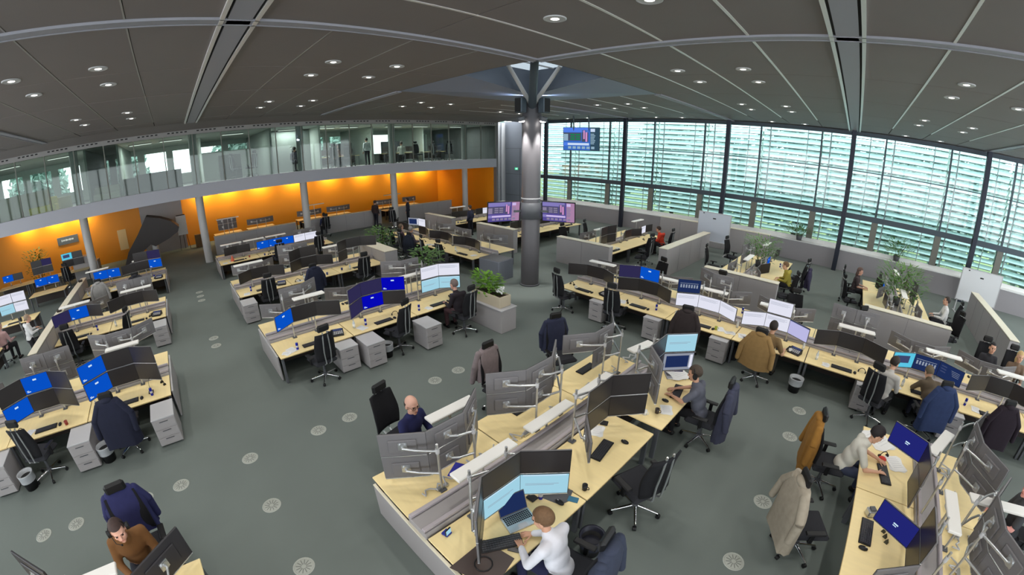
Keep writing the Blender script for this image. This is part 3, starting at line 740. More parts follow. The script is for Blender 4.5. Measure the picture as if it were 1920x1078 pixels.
def can(x, y, z, label, rgb=(30, 40, 170)):
    b = MB(); b.lathe([(0, 0), (0.024, 0), (0.027, 0.008), (0.027, 0.135), (0.022, 0.15), (0, 0.15)], 14); t = MB(); t.tube((0, 0, 0.15), (0, 0, 0.153), 0.021, n=12)
    s = MB(); s.lathe([(0.0275, 0.05), (0.0275, 0.09)], 14)
    return thing('drink_can', [('body', b.mesh('body', mat('can_blue', rgb, 0.25, metal=0.5))), ('lid', t.mesh('lid', M_SILVER)), ('band', s.mesh('band', M_GREYL))], label, 'can', (x, y, z), 0, 'blue drink cans', sc=1.25)
def headset(x, y, z, rz, label, M=None, r=0.09):
    b = MB(); pts = [(math.cos(t)*r, 0, math.sin(t)*r*1.05) for t in [PI*k/10 for k in range(11)]]; b.path(pts, 0.009, 6)
    cc = [('ear_cup', MB().tube((q*(r-0.008), 0, -0.005), (q*(r+0.022), 0, -0.005), 0.036, n=14).mesh('ear_cup', M_BLACK)) for q in (-1, 1)]
    m = MB(); m.path([(r, 0.02, -0.01), (r*0.85, 0.09, -0.06), (r*0.4, 0.115, -0.075)], 0.004, 6); m.ell((r*0.35, 0.116, -0.075), 0.011, 8, 6)
    return thing('headset', [('band', b.mesh('band', M_BLACK)), *cc, ('microphone', m.mesh('microphone', M_BLACK))], label, 'headset', (x, y, z), rz, None, M)
def microphone(x, y, rz, label, z=0.742):
    b = MB(); b.cbox((0, 0, 0.015), (0.12, 0.14, 0.03), 0.008); s = MB(); s.path([(0, 0.03, 0.03), (0, 0.03, 0.16), (0.02, 0.0, 0.27), (0.06, -0.04, 0.34)], 0.005, 6); h = MB(); h.capsule((0.06, -0.04, 0.34), 0.011, (0.085, -0.065, 0.38), 0.011, 8)
    return thing('desk_microphone', [('base', b.mesh('base', M_BLACK)), ('gooseneck', s.mesh('gooseneck', M_GREYD)), ('head', h.mesh('head', M_BLACK))], label, 'microphone', (x, y, z), rz)
def cap_partition(x0, x1, y0, y1, h, label, mw=None):
    """free-standing grey ledge unit with a cream top"""
    b = MB(); b.cbox(((x0+x1)/2, (y0+y1)/2, h/2-0.01), (x1-x0, y1-y0, h-0.02), 0.01)
    t = MB(); t.cbox(((x0+x1)/2, (y0+y1)/2, h+0.008), (x1-x0+0.03, y1-y0+0.03, 0.03), 0.006)
    j = MB(); L = max(x1-x0, y1-y0); n = max(1, int(L/1.2))
    for k in range(1, n):
        if x1-x0 > y1-y0: j.bb(x0+L*k/n-0.004, x0+L*k/n+0.004, y0-0.003, y1+0.003, 0.05, h-0.03)
        else: j.bb(x0-0.003, x1+0.003, y0+L*k/n-0.004, y0+L*k/n+0.004, 0.05, h-0.03)
    P = [('body', b.mesh('body', mw or M_GREY)), ('ledge', t.mesh('ledge', M_CREAM))]
    if n > 1: P.append(('joints', j.mesh('joints', M_GREYD)))
    return thing('ledge_cabinet', P, label, 'cabinet', (0, 0, 0))
def spine(x0, x1, y0, y1, who):
    b = MB(); b.cbox(((x0+x1)/2, (y0+y1)/2, 0.52), (x1-x0, y1-y0, 0.56), 0.006)
    P = [('trunking', b.mesh('trunking', M_GREY))]
    for q in (0.12, 0.88):
        r = MB()
        if x1-x0 > y1-y0: yy = y0+(y1-y0)*q; r.cbox(((x0+x1)/2, yy, 0.835), (x1-x0, 0.06, 0.05), 0.008)
        else: xx = x0+(x1-x0)*q; r.cbox((xx, (y0+y1)/2, 0.835), (0.06, y1-y0, 0.05), 0.008)
        P.append(('rail', r.mesh('rail', M_LILAC)))
    f = MB(); n = max(2, int(max(x1-x0, y1-y0)/2))
    for k in range(n+1):
        t = k/n
        if x1-x0 > y1-y0: f.box((x0+0.1+(x1-x0-0.2)*t, (y0+y1)/2, 0.12), (0.08, y1-y0-0.04, 0.24))
        else: f.box(((x0+x1)/2, y0+0.1+(y1-y0-0.2)*t, 0.12), (x1-x0-0.04, 0.08, 0.24))
    P.append(('feet', f.mesh('feet', M_GREYD)))
    return thing('desk_spine', P, 'grey cable trunking with lilac rails along '+who, 'cable trunking')
def plant_leaves(n, rx, rz, z0, s, seed, narrow=0.25, droop=0.3):
    rn = random.Random(seed); b = MB()
    for _ in range(n):
        a = rn.uniform(0, 2*PI); h = z0+rz*rn.random()**0.8; rr = rx*rn.random()**0.6
        p = Vector((math.cos(a)*rr, math.sin(a)*rr, h)); d = Vector((math.cos(a+rn.uniform(-.6, .6)), math.sin(a+rn.uniform(-.6, .6)), rn.uniform(-droop, 0.7))).normalized()*s*rn.uniform(.6, 1.2)
        w = Vector((-d.y, d.x, 0)).normalized()*s*narrow
        b.add([p, p+d*0.5+w, p+d, p+d*0.5-w], [(0, 1, 2, 3)])
    return b
def plant(x, y, z, label, h=1.4, rx=0.55, n=420, s=0.22, seed=1, mm=None, pot=True, narrow=0.22):
    st = MB(); rn = random.Random(seed)
    for k in range(6):
        a = rn.uniform(0, 6.28); st.tube((0.05*math.cos(a), 0.05*math.sin(a), 0.1), (rx*0.5*math.cos(a), rx*0.5*math.sin(a), h*0.9), 0.012, 0.005, 6)
    P = [('stems', st.mesh('stems', M_BARK)), ('foliage', plant_leaves(n, rx, h-0.3, 0.3, s, seed, narrow).mesh('foliage', mm or M_LEAF))]
    if pot:
        p = MB(); p.lathe([(0, 0), (0.15, 0), (0.2, 0.3), (0.18, 0.3), (0.16, 0.26), (0, 0.26)], 18); P.append(('pot', p.mesh('pot', M_GREYD)))
    return thing('potted_plant', P, label, 'plant', (x, y, z))

def end_panel(x0, x1, y, label, top=M_CREAM, h=0.68):
    b = MB(); b.cbox(((x0+x1)/2, y, h/2+0.01), (x1-x0, 0.035, h-0.02), 0.004); t = MB(); t.cbox(((x0+x1)/2, y, h+0.005), (x1-x0, 0.045, 0.02), 0.004)
    return thing('end_panel', [('board', b.mesh('board', M_GREY)), ('edge', t.mesh('edge', top))], label, 'panel')
# ================================================================== PEOPLE
def remeshed(mb, voxel, smooth=4):
    global TMPS
    if 'TMPS' not in globals(): TMPS = bpy.data.scenes.new('workbench')
    me = mb.mesh('tmp'); o = bpy.data.objects.new('tmp', me); TMPS.collection.objects.link(o)
    r = o.modifiers.new('r', 'REMESH'); r.mode = 'VOXEL'; r.voxel_size = voxel; r.use_smooth_shade = True
    if smooth:
        s = o.modifiers.new('s', 'SMOOTH'); s.iterations = smooth; s.factor = 0.5
    vl = TMPS.view_layers[0]; vl.update(); dg = vl.depsgraph; e = o.evaluated_get(dg); m2 = e.to_mesh()
    vs = [tuple(v.co) for v in m2.vertices]; fs = [tuple(p.vertices) for p in m2.polygons]
    e.to_mesh_clear(); bpy.data.objects.remove(o); bpy.data.meshes.remove(me)
    return vs, fs
def head_base():
    b = MB()
    b.ell((0, -0.008, 0.025), (0.076, 0.096, 0.100), 20, 14); b.ell((0, 0.028, -0.05), (0.058, 0.066, 0.072), 16, 10)
    b.capsule((0, 0.088, 0.012), 0.010, (0, 0.104, -0.024), 0.0155, 8); b.ell((0, 0.074, 0.03), (0.052, 0.022, 0.014), 12, 8)
    b.ell((0, 0.068, -0.098), (0.028, 0.024, 0.022), 10, 8); b.ell((0, 0.086, -0.056), (0.026, 0.012, 0.012), 10, 8)
    b.ell((0.04, 0.06, -0.02), (0.022, 0.024, 0.026), 10, 8); b.ell((-0.04, 0.06, -0.02), (0.022, 0.024, 0.026), 10, 8)
    for q in (-1, 1): b.ell((q*0.078, -0.008, -0.012), (0.012, 0.022, 0.034), 10, 8)
    return remeshed(b, 0.0075, 2)
def hand(b, p, f, n, thumb, curl=0.5, ln=1.0):
    p, f, n = Vector(p), Vector(f).normalized(), Vector(n).normalized()
    s = f.cross(n).normalized()*thumb; n = s.cross(f).normalized() if thumb > 0 else f.cross(s).normalized()
    n = n if n.dot(Vector((0, 0, 1))) >= 0 or True else -n
    c = p+f*0.05
    for k in range(4):
        b.capsule(p+f*0.01+s*(0.018-0.010*k), 0.0145, p+f*0.088+s*(0.028-0.019*k), 0.0115, 8)
    for k, L in enumerate((0.072, 0.082, 0.076, 0.058)):
        q = p+f*0.088+s*(0.028-0.019*k); d = (f+s*(0.10-0.07*k)).normalized(); a = curl*0.5; r = 0.0092
        for seg, fr in enumerate((0.45, 0.32, 0.23)):
            dd = d*math.cos(a)-n*math.sin(a); e = q+dd*L*fr*ln; b.capsule(q, r, e, r*0.9, 7); q = e; r *= 0.9; a += curl*0.75
    q = p+f*0.025+s*0.024; d = (f*0.6+s*0.8).normalized()
    for fr, r in ((0.042, 0.0115), (0.03, 0.0098), (0.024, 0.0088)):
        e = q+d*fr; b.capsule(q, r, e, r*0.92, 7); q = e; d = (d+f*0.45-n*curl*0.25).normalized()
SEAT = dict(pelvis=(0, 0, 0.55), chest=(0, 0.05, 0.90), neck=(0, 0.07, 1.08), head=(0, 0.10, 1.235), shl=(-0.19, 0.05, 1.0), shr=(0.19, 0.05, 1.0),
            ell=(-0.25, 0.13, 0.76), elr=(0.25, 0.13, 0.76), wrl=(-0.15, 0.40, 0.79), wrr=(0.15, 0.40, 0.79),
            knl=(-0.13, 0.43, 0.52), knr=(0.13, 0.43, 0.52), anl=(-0.14, 0.40, 0.09), anr=(0.14, 0.40, 0.09))
STAND = dict(pelvis=(0, 0, 0.96), chest=(0, 0.01, 1.28), neck=(0, 0.01, 1.47), head=(0, 0.04, 1.625), shl=(-0.19, 0, 1.41), shr=(0.19, 0, 1.41),
             ell=(-0.25, -0.03, 1.12), elr=(0.25, -0.03, 1.12), wrl=(-0.24, 0.08, 0.88), wrr=(0.24, 0.08, 0.88),
             knl=(-0.10, 0.03, 0.5), knr=(0.10, 0.0, 0.5), anl=(-0.11, 0, 0.09), anr=(0.11, -0.02, 0.09))
def person(x, y, rz, label, base=SEAT, pose=None, shirt=(60, 60, 70), sleeves='long', trousers=(34, 34, 42), hair=(48, 36, 28), skin=(206, 160, 134), yaw=0.0, pitch=0.0, roll=0.0, style='short', curl=0.45, z=0.0, scale=1.15, legs=True):
    J = dict(base); J.update(pose or {}); J = {k: Vector(v) for k, v in J.items()}
    if base is SEAT:
        for s in 'lr': J['wr'+s].z = J['wr'+s].z/scale+0.012; J['el'+s].z -= 0.05
    if base is STAND: scale = min(scale, 1.08)
    ms = mat('skin_%d_%d_%d' % skin, skin, 0.55, noise=0.04, scale=20)
    pel, ch, nk = J['pelvis'], J['chest'], J['neck']; mid = pel.lerp(ch, 0.5)
    def trunk(b, g, hips=True):
        if hips: b.ell(pel+Vector((0, 0, 0.0)), (0.168+g, 0.125+g, 0.115+g), 16, 10)
        b.ell(mid, (0.152+g, 0.115+g, 0.17+g), 16, 10); b.ell(ch, (0.172+g, 0.122+g, 0.165+g), 16, 10)
        b.capsule(J['shl'].lerp(ch, 0.12), 0.062+g, J['shr'].lerp(ch, 0.12), 0.062+g, 12); b.capsule(ch+Vector((0, -0.01, 0.08)), 0.09+g, nk-Vector((0, 0.0, 0.02)), 0.062+g, 12)
    b = MB(); trunk(b, 0); b.capsule(nk-Vector((0, 0, 0.03)), 0.056, J['head']+Vector((0, -0.025, -0.05)), 0.052, 12)
    for s in 'lr':
        b.capsule(J['sh'+s], 0.052, J['el'+s], 0.041, 12); b.capsule(J['el'+s], 0.041, J['wr'+s], 0.027, 12)
        hp = pel+Vector(((-0.095 if s == 'l' else 0.095), 0.02, -0.02))
        b.capsule(hp, 0.085, J['kn'+s], 0.058, 12); b.capsule(J['kn'+s], 0.056, J['an'+s], 0.04, 12)
        b.capsule(J['an'+s]+Vector((0, -0.03, -0.045)), 0.04, J['an'+s]+Vector((0, 0.13, -0.055)), 0.032, 10)
    vs, fs = remeshed(b, 0.019, 4)
    B = MB(); B.add(vs, fs, 0, True)
    hv, hf = cached('head', head_base)
    HM = Matrix.Translation(J['head']+Vector((0, 0, 0.02))) @ Matrix.Scale(1.13, 4) @ Matrix.Rotation(yaw, 4, 'Z') @ Matrix.Rotation(pitch, 4, 'X') @ Matrix.Rotation(roll, 4, 'Y')
    B.add(hv, hf, 0, True, HM)
    for s in 'lr':
        f = (J['wr'+s]-J['el'+s]).normalized(); f = (f+Vector((0, 0.0, -0.05))).normalized()
        hb = MB(); hand(hb, J['wr'+s]-f*0.01, f, (0, -0.2, 1), -1 if s == 'r' else 1, curl); B.add(hb.v, hb.f, 0, True)
    P = [('body', B.mesh('body', ms))]
    st = mat('shirt_%d_%d_%d' % shirt, shirt, 0.9, noise=0.1, scale=9)
    b = MB(); trunk(b, 0.014, True)
    for s in 'lr':
        e = J['el'+s]; w = J['wr'+s]
        if sleeves == 'long': b.capsule(J['sh'+s], 0.066, e, 0.054, 12); b.capsule(e, 0.054, e.lerp(w, 0.93), 0.040, 12)
        else: b.capsule(J['sh'+s], 0.068, J['sh'+s].lerp(e, 0.72), 0.062, 12)
    v, f = remeshed(b, 0.019, 3); c = MB(); c.add(v, f, 0, True); P.append(('shirt', c.mesh('shirt', st)))
    if legs:
        b = MB(); b.ell(pel-Vector((0, 0, 0.03)), (0.178, 0.138, 0.108), 16, 10)
        for s in 'lr':
            hp = pel+Vector(((-0.095 if s == 'l' else 0.095), 0.02, -0.02)); b.capsule(hp, 0.097, J['kn'+s], 0.072, 12); b.capsule(J['kn'+s], 0.071, J['an'+s]+Vector((0, 0, 0.03)), 0.055, 12)
        v, f = remeshed(b, 0.02, 3); c = MB(); c.add(v, f, 0, True); P.append(('trousers', c.mesh('trousers', mat('trousers_%d_%d_%d' % trousers, trousers, 0.9, noise=0.1, scale=10))))
        for s in 'lr':
            c = MB(); a = J['an'+s]; c.capsule(a+Vector((0, -0.035, -0.04)), 0.047, a+Vector((0, 0.14, -0.052)), 0.037, 10); P.append(('shoe', c.mesh('shoe', M_BLACK)))
    if style != 'bald':
        h = MB()
        def keep(a, c, d):
            if style == 'long': return not (c > 0.035 and d < 0.045) and d > -0.105
            return not (c > 0.045 and d < 0.052) and not (c > 0.0 and d < -0.005) and d > -0.075
        h.ell((0, -0.014, 0.030), (0.086, 0.106, 0.108), 24, 18, keep=keep)
        if style == 'long': h.ell((0, -0.055, -0.08), (0.085, 0.055, 0.13), 16, 12)
        hm = MB(); hm.add(h.v, h.f, 0, True, HM); P.append(('hair', hm.mesh('hair', mat('hair_%d_%d_%d' % hair, hair, 0.7, noise=0.3, scale=40, bump=0.3))))
    else:
        h = MB(); h.ell((0, -0.016, 0.0), (0.082, 0.098, 0.07), 24, 14, keep=lambda a, c, d: c < 0.03 and -0.055 < d < 0.03)
        hm = MB(); hm.add(h.v, h.f, 0, True, HM); P.append(('hair', hm.mesh('hair', mat('hair_%d_%d_%d' % hair, hair, 0.7, noise=0.3, scale=40))))
    e = MB()
    for q in (-1, 1):
        e = MB(); e.ell((q*0.031, 0.079, 0.006), (0.0125, 0.010, 0.0075), 10, 6)
        em = MB(); em.add(e.v, e.f, 0, True, HM); P.append(('eye', em.mesh('eye', mat('eye_dark', (40, 30, 26), 0.2))))
    for q in (-1, 1):
        bw = MB(); bw.capsule((q*0.018, 0.093, 0.031), 0.0045, (q*0.048, 0.080, 0.030), 0.0035, 6)
        bm_ = MB(); bm_.add(bw.v, bw.f, 0, True, HM); P.append(('eyebrow', bm_.mesh('eyebrow', mat('hair_%d_%d_%d' % hair, hair))))
    mo = MB(); mo.capsule((-0.018, 0.0955, -0.058), 0.0045, (0.018, 0.0955, -0.058), 0.0045, 6)
    mm_ = MB(); mm_.add(mo.v, mo.f, 0, True, HM); P.append(('lips', mm_.mesh('lips', mat('lips', (176, 104, 92), 0.5))))
    o = thing('person', P, label, 'person', (x, y, z), rz)
    if scale != 1: o.scale = (scale,)*3
    o['head'] = [J['head'].x, J['head'].y, J['head'].z]
    return o, Matrix.Translation((x, y, z)) @ Matrix.Rotation(rz, 4, 'Z') @ Matrix.Scale(scale, 4) @ HM
# ================================================================== LAYOUT
Q = PI/2
ORD = ['first', 'second', 'third', 'fourth', 'fifth', 'sixth', 'seventh', 'eighth']
def station(x, y, rz, who, rows=(), lum=None, kb=True, ph=False, dz=0.0, dc=0.74, zlow=1.25, depth=DD, jit=0.0, wing=36, paper_=False, clutter=None):
    """a desk with its monitors; x, y = middle of the front edge, rz turns local +y (into the desk)"""
    if clutter is None: clutter = kb
    desk(x, y, rz, 'maple-topped desk, '+who, depth, dz)
    if rows: monitors(x, y, rz, rows, 'on the '+who, dz, wing, dc, zlow)
    if kb:
        kx, ky = at(x, y, rz, -0.05+jit, 0.26); keyboard(kx, ky, rz+jit*0.4, 'on the '+who, 0.742+dz)
        kx, ky = at(x, y, rz, 0.30+jit, 0.25); mouse(kx, ky, rz, 'on the '+who, 0.742+dz)
    if ph:
        kx, ky = at(x, y, rz, 0.68, 0.34); turret(kx, ky, rz-0.3, 'on the '+who, 0.742+dz)
    if clutter and rows:
        rc = random.Random(int(x*31+y*17)); it = rc.sample(['mug', 'bottle', 'sheet', 'pad', 'headset', 'cans'], 3)
        for q, w_ in enumerate(it):
            kx, ky = at(x, y, rz, (-0.75, -0.45, 0.52)[q]+rc.uniform(-.05, .05), rc.uniform(0.16, 0.5)); zz = 0.742+dz
            if w_ == 'mug':
                cl = rc.choice(((226, 226, 224), (60, 70, 120), (150, 60, 50))); mug(kx, ky, zz, cl, {226: 'white', 60: 'blue', 150: 'red'}[cl[0]]+' mug on the '+who)
            elif w_ == 'bottle': bottle(kx, ky, zz, (206, 214, 218), 'clear water bottle on the '+who)
            elif w_ == 'sheet': paper(kx, ky, zz, rz+rc.uniform(-.6, .6), 'loose white sheets on the '+who)
            elif w_ == 'pad': paper(kx, ky, zz, rz+rc.uniform(-.6, .6), 'thick white notepad on the '+who, (0.16, 0.22), 7)
            elif w_ == 'headset': headset(kx, ky, zz+0.02, rz+rc.uniform(-1, 1), 'black headphones resting on the '+who, None, 0.085)
            else: can(kx, ky, zz, 'blue drink can on the '+who)
    if paper_:
        kx, ky = at(x, y, rz, -0.62, 0.28); paper(kx, ky, 0.742+dz, rz+0.3, 'white printed sheets on the '+who)

# ---- planter row (front edge x=15.85, back edge 13.2)
PR = ['aisle-end desk of the planter row', 'middle desk of the planter row', 'planter-end desk of the planter row']
station(15.85, -24.0, Q, PR[0], ['bdd'], zlow=1.48, ph=True, paper_=True)
station(15.85, -22.0, Q, PR[1], ['ppB', 'pBd'], jit=0.1, paper_=True)
station(15.85, -20.0, Q, PR[2], ['-ww', '-ll'], ph=True)
PRB = ['gallery-side '+s for s in PR]
for k, yy in enumerate((-24.0, -22.0, -20.0)): station(13.2, yy, -Q, PRB[k], [['dd-', 'ddd'], ['ddd'], ['-dd', 'ddd']][k], kb=(k == 1))
spine(14.28, 14.77, -25, -19, 'the planter row')
luminaire(14.5, -23.65, Q, 'above the aisle end of the planter row', 1.66, 0.9)
luminaire(14.5, -20.3, Q, 'above the planter end of the planter row', 1.5, 0.9)
chair(16.2, -24.05, Q+0.15, 'black office chair with silver back bars at the '+PR[0])
chair(16.1, -21.8, Q+0.35, 'black office chair with silver back bars at the '+PR[1])
chair(16.45, -19.75, Q+0.1, 'black high-back chair of the grey-haired man')
pedestal(15.95, -23.35, Q, 'grey drawer pedestal under the aisle-end planter-row desk'); pedestal(16.2, -22.7, Q, 'grey pedestal with cables on top, rolled out by the planter row')
pedestal(16.35, -21.0, Q, 'grey pedestal rolled out between two planter-row chairs')
bin_(16.2, -22.25, 'black bin with pale bag beside the planter-row pedestal')
# planter box on its low cabinets
b = MB(); b.cbox((0, 0, 0.36), (1.5, 0.62, 0.72), 0.01); t = MB(); t.cbox((0, 0, 0.735), (1.54, 0.66, 0.03), 0.006)
thing('low_cabinet', [('body', b.mesh('body', M_GREY)), ('top', t.mesh('top', M_GREYL))], 'low grey cabinet carrying the wooden planter box', 'cabinet', (16.6, -18.75, 0), 0.0)
b = MB()
for (cx, cy, sx, sy) in ((0, 0.21, 1.3, 0.04), (0, -0.21, 1.3, 0.04), (0.63, 0, 0.04, 0.42), (-0.63, 0, 0.04, 0.42)): b.cbox((cx, cy, 0.17), (sx, sy, 0.34), 0.008)
s = MB(); s.box((0, 0, 0.26), (1.22, 0.4, 0.04)); fl = plant_leaves(420, 0.42, 0.62, 0.25, 0.17, 5, 0.26)
fm = Matrix.Diagonal((1.4, 0.6, 1, 1)); fl2 = MB(); fl2.add(fl.v, fl.f, 0, False, Matrix.Translation((-0.15, 0, 0)) @ fm)
w = MB()
for k in range(40):
    a = R.uniform(0, 6.28); rr = R.uniform(0, 0.13); w.ell((0.42+math.cos(a)*rr, math.sin(a)*rr, 0.45+R.uniform(-.05, .12)), 0.028, 6, 4)
thing('planter_box', [('box', b.mesh('box', mat('planter_beige', (196, 184, 160), 0.6))), ('soil', s.mesh('soil', M_SOIL)), ('foliage', fl2.mesh('foliage', mat('fresh_leaf', (104, 150, 44), 0.6, noise=0.3, scale=5))), ('blossom', w.mesh('blossom', M_PAPER))], 'beige planter box with bright green leaves and white blossoms', 'planter', (16.55, -18.75, 0.752), 0.0)
b = MB(); b.cbox((0, 0, 0.42), (1.15, 0.9, 0.84), 0.012); t = MB(); t.box((0, 0, 0.845), (1.12, 0.87, 0.012))
thing('grey_crate', [('body', b.mesh('body', mat('crate_grey', (118, 122, 132), 0.6))), ('lid', t.mesh('lid', M_GREYD))], 'plain blue-grey storage box standing beside the round column', 'box', (13.1, -15.35, 0), 0.05)

# ---- dark-screen row (front 10.05, back 7.45)
DR = ['aisle-end desk of the dark-screen row', 'middle desk of the dark-screen row', 'ledge-end desk of the dark-screen row']
for k, yy in enumerate((-24.0, -22.0, -20.0)):
    station(10.05, yy, Q, DR[k], [['ddd'], ['dd-', 'ddd'], ['ddd', 'd--']][k], ph=(k == 0), zlow=1.3, paper_=(k == 1)); station(7.45, yy, -Q, 'gallery-side '+DR[k], [['ddd'], ['-dd', 'ddd'], ['ddd']][k], kb=False)
spine(8.5, 9.0, -25, -19, 'the dark-screen row')
luminaire(8.75, -24.3, Q, 'above the aisle end of the dark-screen row', 1.6); luminaire(8.75, -20.6, Q, 'above the ledge end of the dark-screen row', 1.6)
cap_partition(7.5, 10.1, -18.95, -18.35, 1.22, 'grey ledge cabinet with cream top ending the dark-screen row')
chair(10.4, -24.0, Q, 'black office chair at the '+DR[0]); chair(10.5, -22.4, Q+0.2, 'black office chair under a navy jacket at the '+DR[1]); jacket(10.5, -22.4, Q+0.2, (38, 42, 62), 'navy jacket hung over the middle chair of the dark-screen row', 0.8, 0.3, 3)
chair(10.4, -20.2, Q, 'black office chair at the '+DR[2])
pedestal(10.6, -24.8, Q, 'grey pedestal with a flat tray at the dark-screen aisle end')
# ---- blue-screen row (front 4.1, back 1.5)
BR = ['aisle-end desk of the blue-screen row', 'middle desk of the blue-screen row', 'far desk of the blue-screen row']
for k, yy in enumerate((-24.0, -22.0, -20.0)):
    station(4.1, yy, Q, BR[k], [['dd'], ['bbb'], ['ww-']][k], zlow=1.2, wing=10); station(1.5, yy, -Q, 'gallery-side '+BR[k], ['dd'], kb=False)
spine(2.55, 3.05, -25, -19, 'the blue-screen row')
for k, yy in enumerate((-24.2, -23.0, -21.8)): luminaire(2.8, yy, Q, ['at the aisle end', 'second', 'third'][k]+' along the blue-screen row', 1.45, 1.1)
chair(4.5, -22.1, Q, 'black office chair at the '+BR[1]); chair(4.4, -20.0, Q, 'black office chair at the '+BR[2])
b = MB(); b.lathe([(0.11, 0), (0.09, 0.05), (0.045, 0.2), (0.0, 0.3)], 10); c = MB(); c.tube((0, 0, -0.02), (0, 0, 0.0), 0.1, n=10)
thing('paper_cone', [('cone', b.mesh('cone', mat('cone_red', (206, 98, 70), 0.6))), ('foot', c.mesh('foot', M_WOOD))], 'small red cone figure on the aisle end of the blue-screen row', 'ornament', (3.75, -24.35, 0.762))

# ---- navy-jacket row E1 (y < -27.68), yellow-ledge row E2, stair-side row E3
NJ = ['aisle-end desk of the navy-jacket row', 'second desk of the navy-jacket row', 'third desk of the navy-jacket row']
station(15.85, -28.68, Q, NJ[0], ['bdd', 'bdd'], zlow=1.2, ph=False)
station(15.85, -30.68, Q, NJ[1], ['dbd', 'bdd'], zlow=1.2)
station(15.85, -32.68, Q, NJ[2], ['ddd', 'ddd'], kb=False)
for k, yy in enumerate((-28.68, -30.68, -32.68)): station(13.2, yy, -Q, 'gallery-side '+NJ[k], [['ddd', '-dd'], ['dd', 'dd'], ['dd']][k], kb=False)
spine(14.28, 14.77, -33.7, -27.68, 'the navy-jacket row')
luminaire(14.5, -28.6, Q, 'above the aisle end of the navy-jacket row', 1.66, 0.85)
chair(16.25, -28.85, Q-0.1, 'black office chair under a long navy coat, navy-jacket row'); jacket(16.25, -28.85, Q-0.1, (30, 33, 52), 'long navy coat hung over the chair by the two stacked blue screens', 0.9, 0.33, 7)
chair(16.2, -30.85, Q-0.35, 'black office chair with silver back bars at the '+NJ[1])
pedestal(16.2, -29.85, Q, 'grey pedestal between the two navy-jacket-row chairs'); pedestal(16.3, -27.95, Q, 'grey pedestal at the aisle end of the navy-jacket row')
pedestal(16.1, -31.9, Q, 'grey pedestal at the bottom-left bin')
bin_(16.4, -29.42, 'black bin with pale bag beside the navy coat'); bin_(16.45, -31.3, 'black bin with pale bag by the chair with silver bars')
headset(15.2, -27.85, 0.76, 0.4, 'black headphones lying on the aisle end of the navy-jacket row', None, 0.085)
microphone(15.45, -28.15, Q, 'black desk microphone on the aisle end of the navy-jacket row')
for k, (px, ph_) in enumerate(((9.95, 'yellow-ledge row'), (4.1, 'stair-side row'))):
    for j, yy in enumerate((-28.68, -30.68)):
        who = ('aisle-end desk of the ' if j == 0 else 'ledge-end desk of the ')+ph_
        station(px, yy, Q, who, [[['ddd'], ['pbd']], [['-dp', 'ddb'], ['-bb']]][k][j], zlow=1.42, ph=(j == 0), wing=20 if k else 36, paper_=(j == 1)); station(px-2.6, yy, -Q, 'gallery-side '+who, [['dd', 'dd'], ['ddd'], ['dd'], ['dd']][k*2+j], kb=False)
    spine(px-1.55, px-1.05, -31.68, -27.68, 'the '+ph_)
    luminaire(px-1.3, -28.6, Q, 'above the aisle end of the '+ph_, 1.6); luminaire(px-1.3, -30.9, Q, 'above the ledge end of the '+ph_, 1.6)
chair(10.4, -30.9, Q, 'black office chair with silver bars at the yellow-ledge row'); chair(4.6, -30.6, Q, 'black office chair under a pale grey jacket, stair-side row'); jacket(4.6, -30.6, Q, (150, 148, 146), 'pale grey jacket hung over the stair-side-row chair', 0.7, 0.3, 9)
chair(10.5, -29.2, Q+1.2, 'black office chair pushed aside at the yellow-ledge row'); jacket(5.0, -28.9, Q, (44, 44, 50), 'charcoal jacket hung over the aisle-end stair-side chair', 0.6, 0.3, 10); chair(5.0, -28.9, Q, 'black office chair at the aisle end of the stair-side row')
pedestal(10.4, -27.95, Q, 'grey pedestal at the aisle end of the yellow-ledge row')
cap_partition(1.8, 11.6, -32.0, -31.72, 1.2, 'long ledge cabinet with yellow-lit cream top crossing the two rows', M_GREY)
for k, (x, l) in enumerate(((2.6, 'small wooden tray at the stair end of the long cream ledge'), (7.4, 'small wooden tray in the middle of the long cream ledge'))):
    b = MB(); b.cbox((0, 0, 0.02), (0.3, 0.18, 0.03), 0.01); r_ = MB(); r_.path([(-.15, -.09, .05), (.15, -.09, .05), (.15, .09, .05), (-.15, .09, .05), (-.15, -.09, .05)], 0.012)
    thing('desk_tray', [('base', b.mesh('base', M_DKBROWN)), ('rim', r_.mesh('rim', M_DKBROWN))], l, 'tray', (x, -31.86, 1.224), 0.2)
# desks beyond the ledge at the picture's left edge
LE = ['stacked-white-screen desk behind the long ledge', 'pink-shirt desk behind the long ledge', 'column-side desk behind the long ledge']
station(5.4, -34.6, Q, LE[0], ['ww', 'lw']); station(9.2, -35.2, 0.0, LE[1], ['dd', 'dd'], kb=False); station(0.8, -34.2, Q, LE[2], ['bb'], kb=False)
chair(7.9, -32.9, 0.6, 'tall black office chair beside the standing person in white'); 
# ---- central island
CI = ['bottom-end desk of the central island', 'middle desk of the central island', 'far-end desk of the central island']
CL = ['glasses man\'s desk on the central island', 'middle aisle-side desk of the central island', 'far aisle-side desk of the central island']
desk(23.25, -24.0, Q, 'maple desk of the white-shirted man', 1.02); desk(23.25, -22.0, Q, 'empty maple desk with one keyboard beside the mesh chair', 1.02); desk(23.35, -19.95, Q, 'raised maple desk of the grey-shirted man', 1.02, 0.1)
for k, yy in enumerate((-24.0, -22.0, -20.0)): desk(20.75, yy, -Q, 'maple-topped '+CL[k], 1.02)
spine(21.79, 22.2, -25, -19, 'the central island')

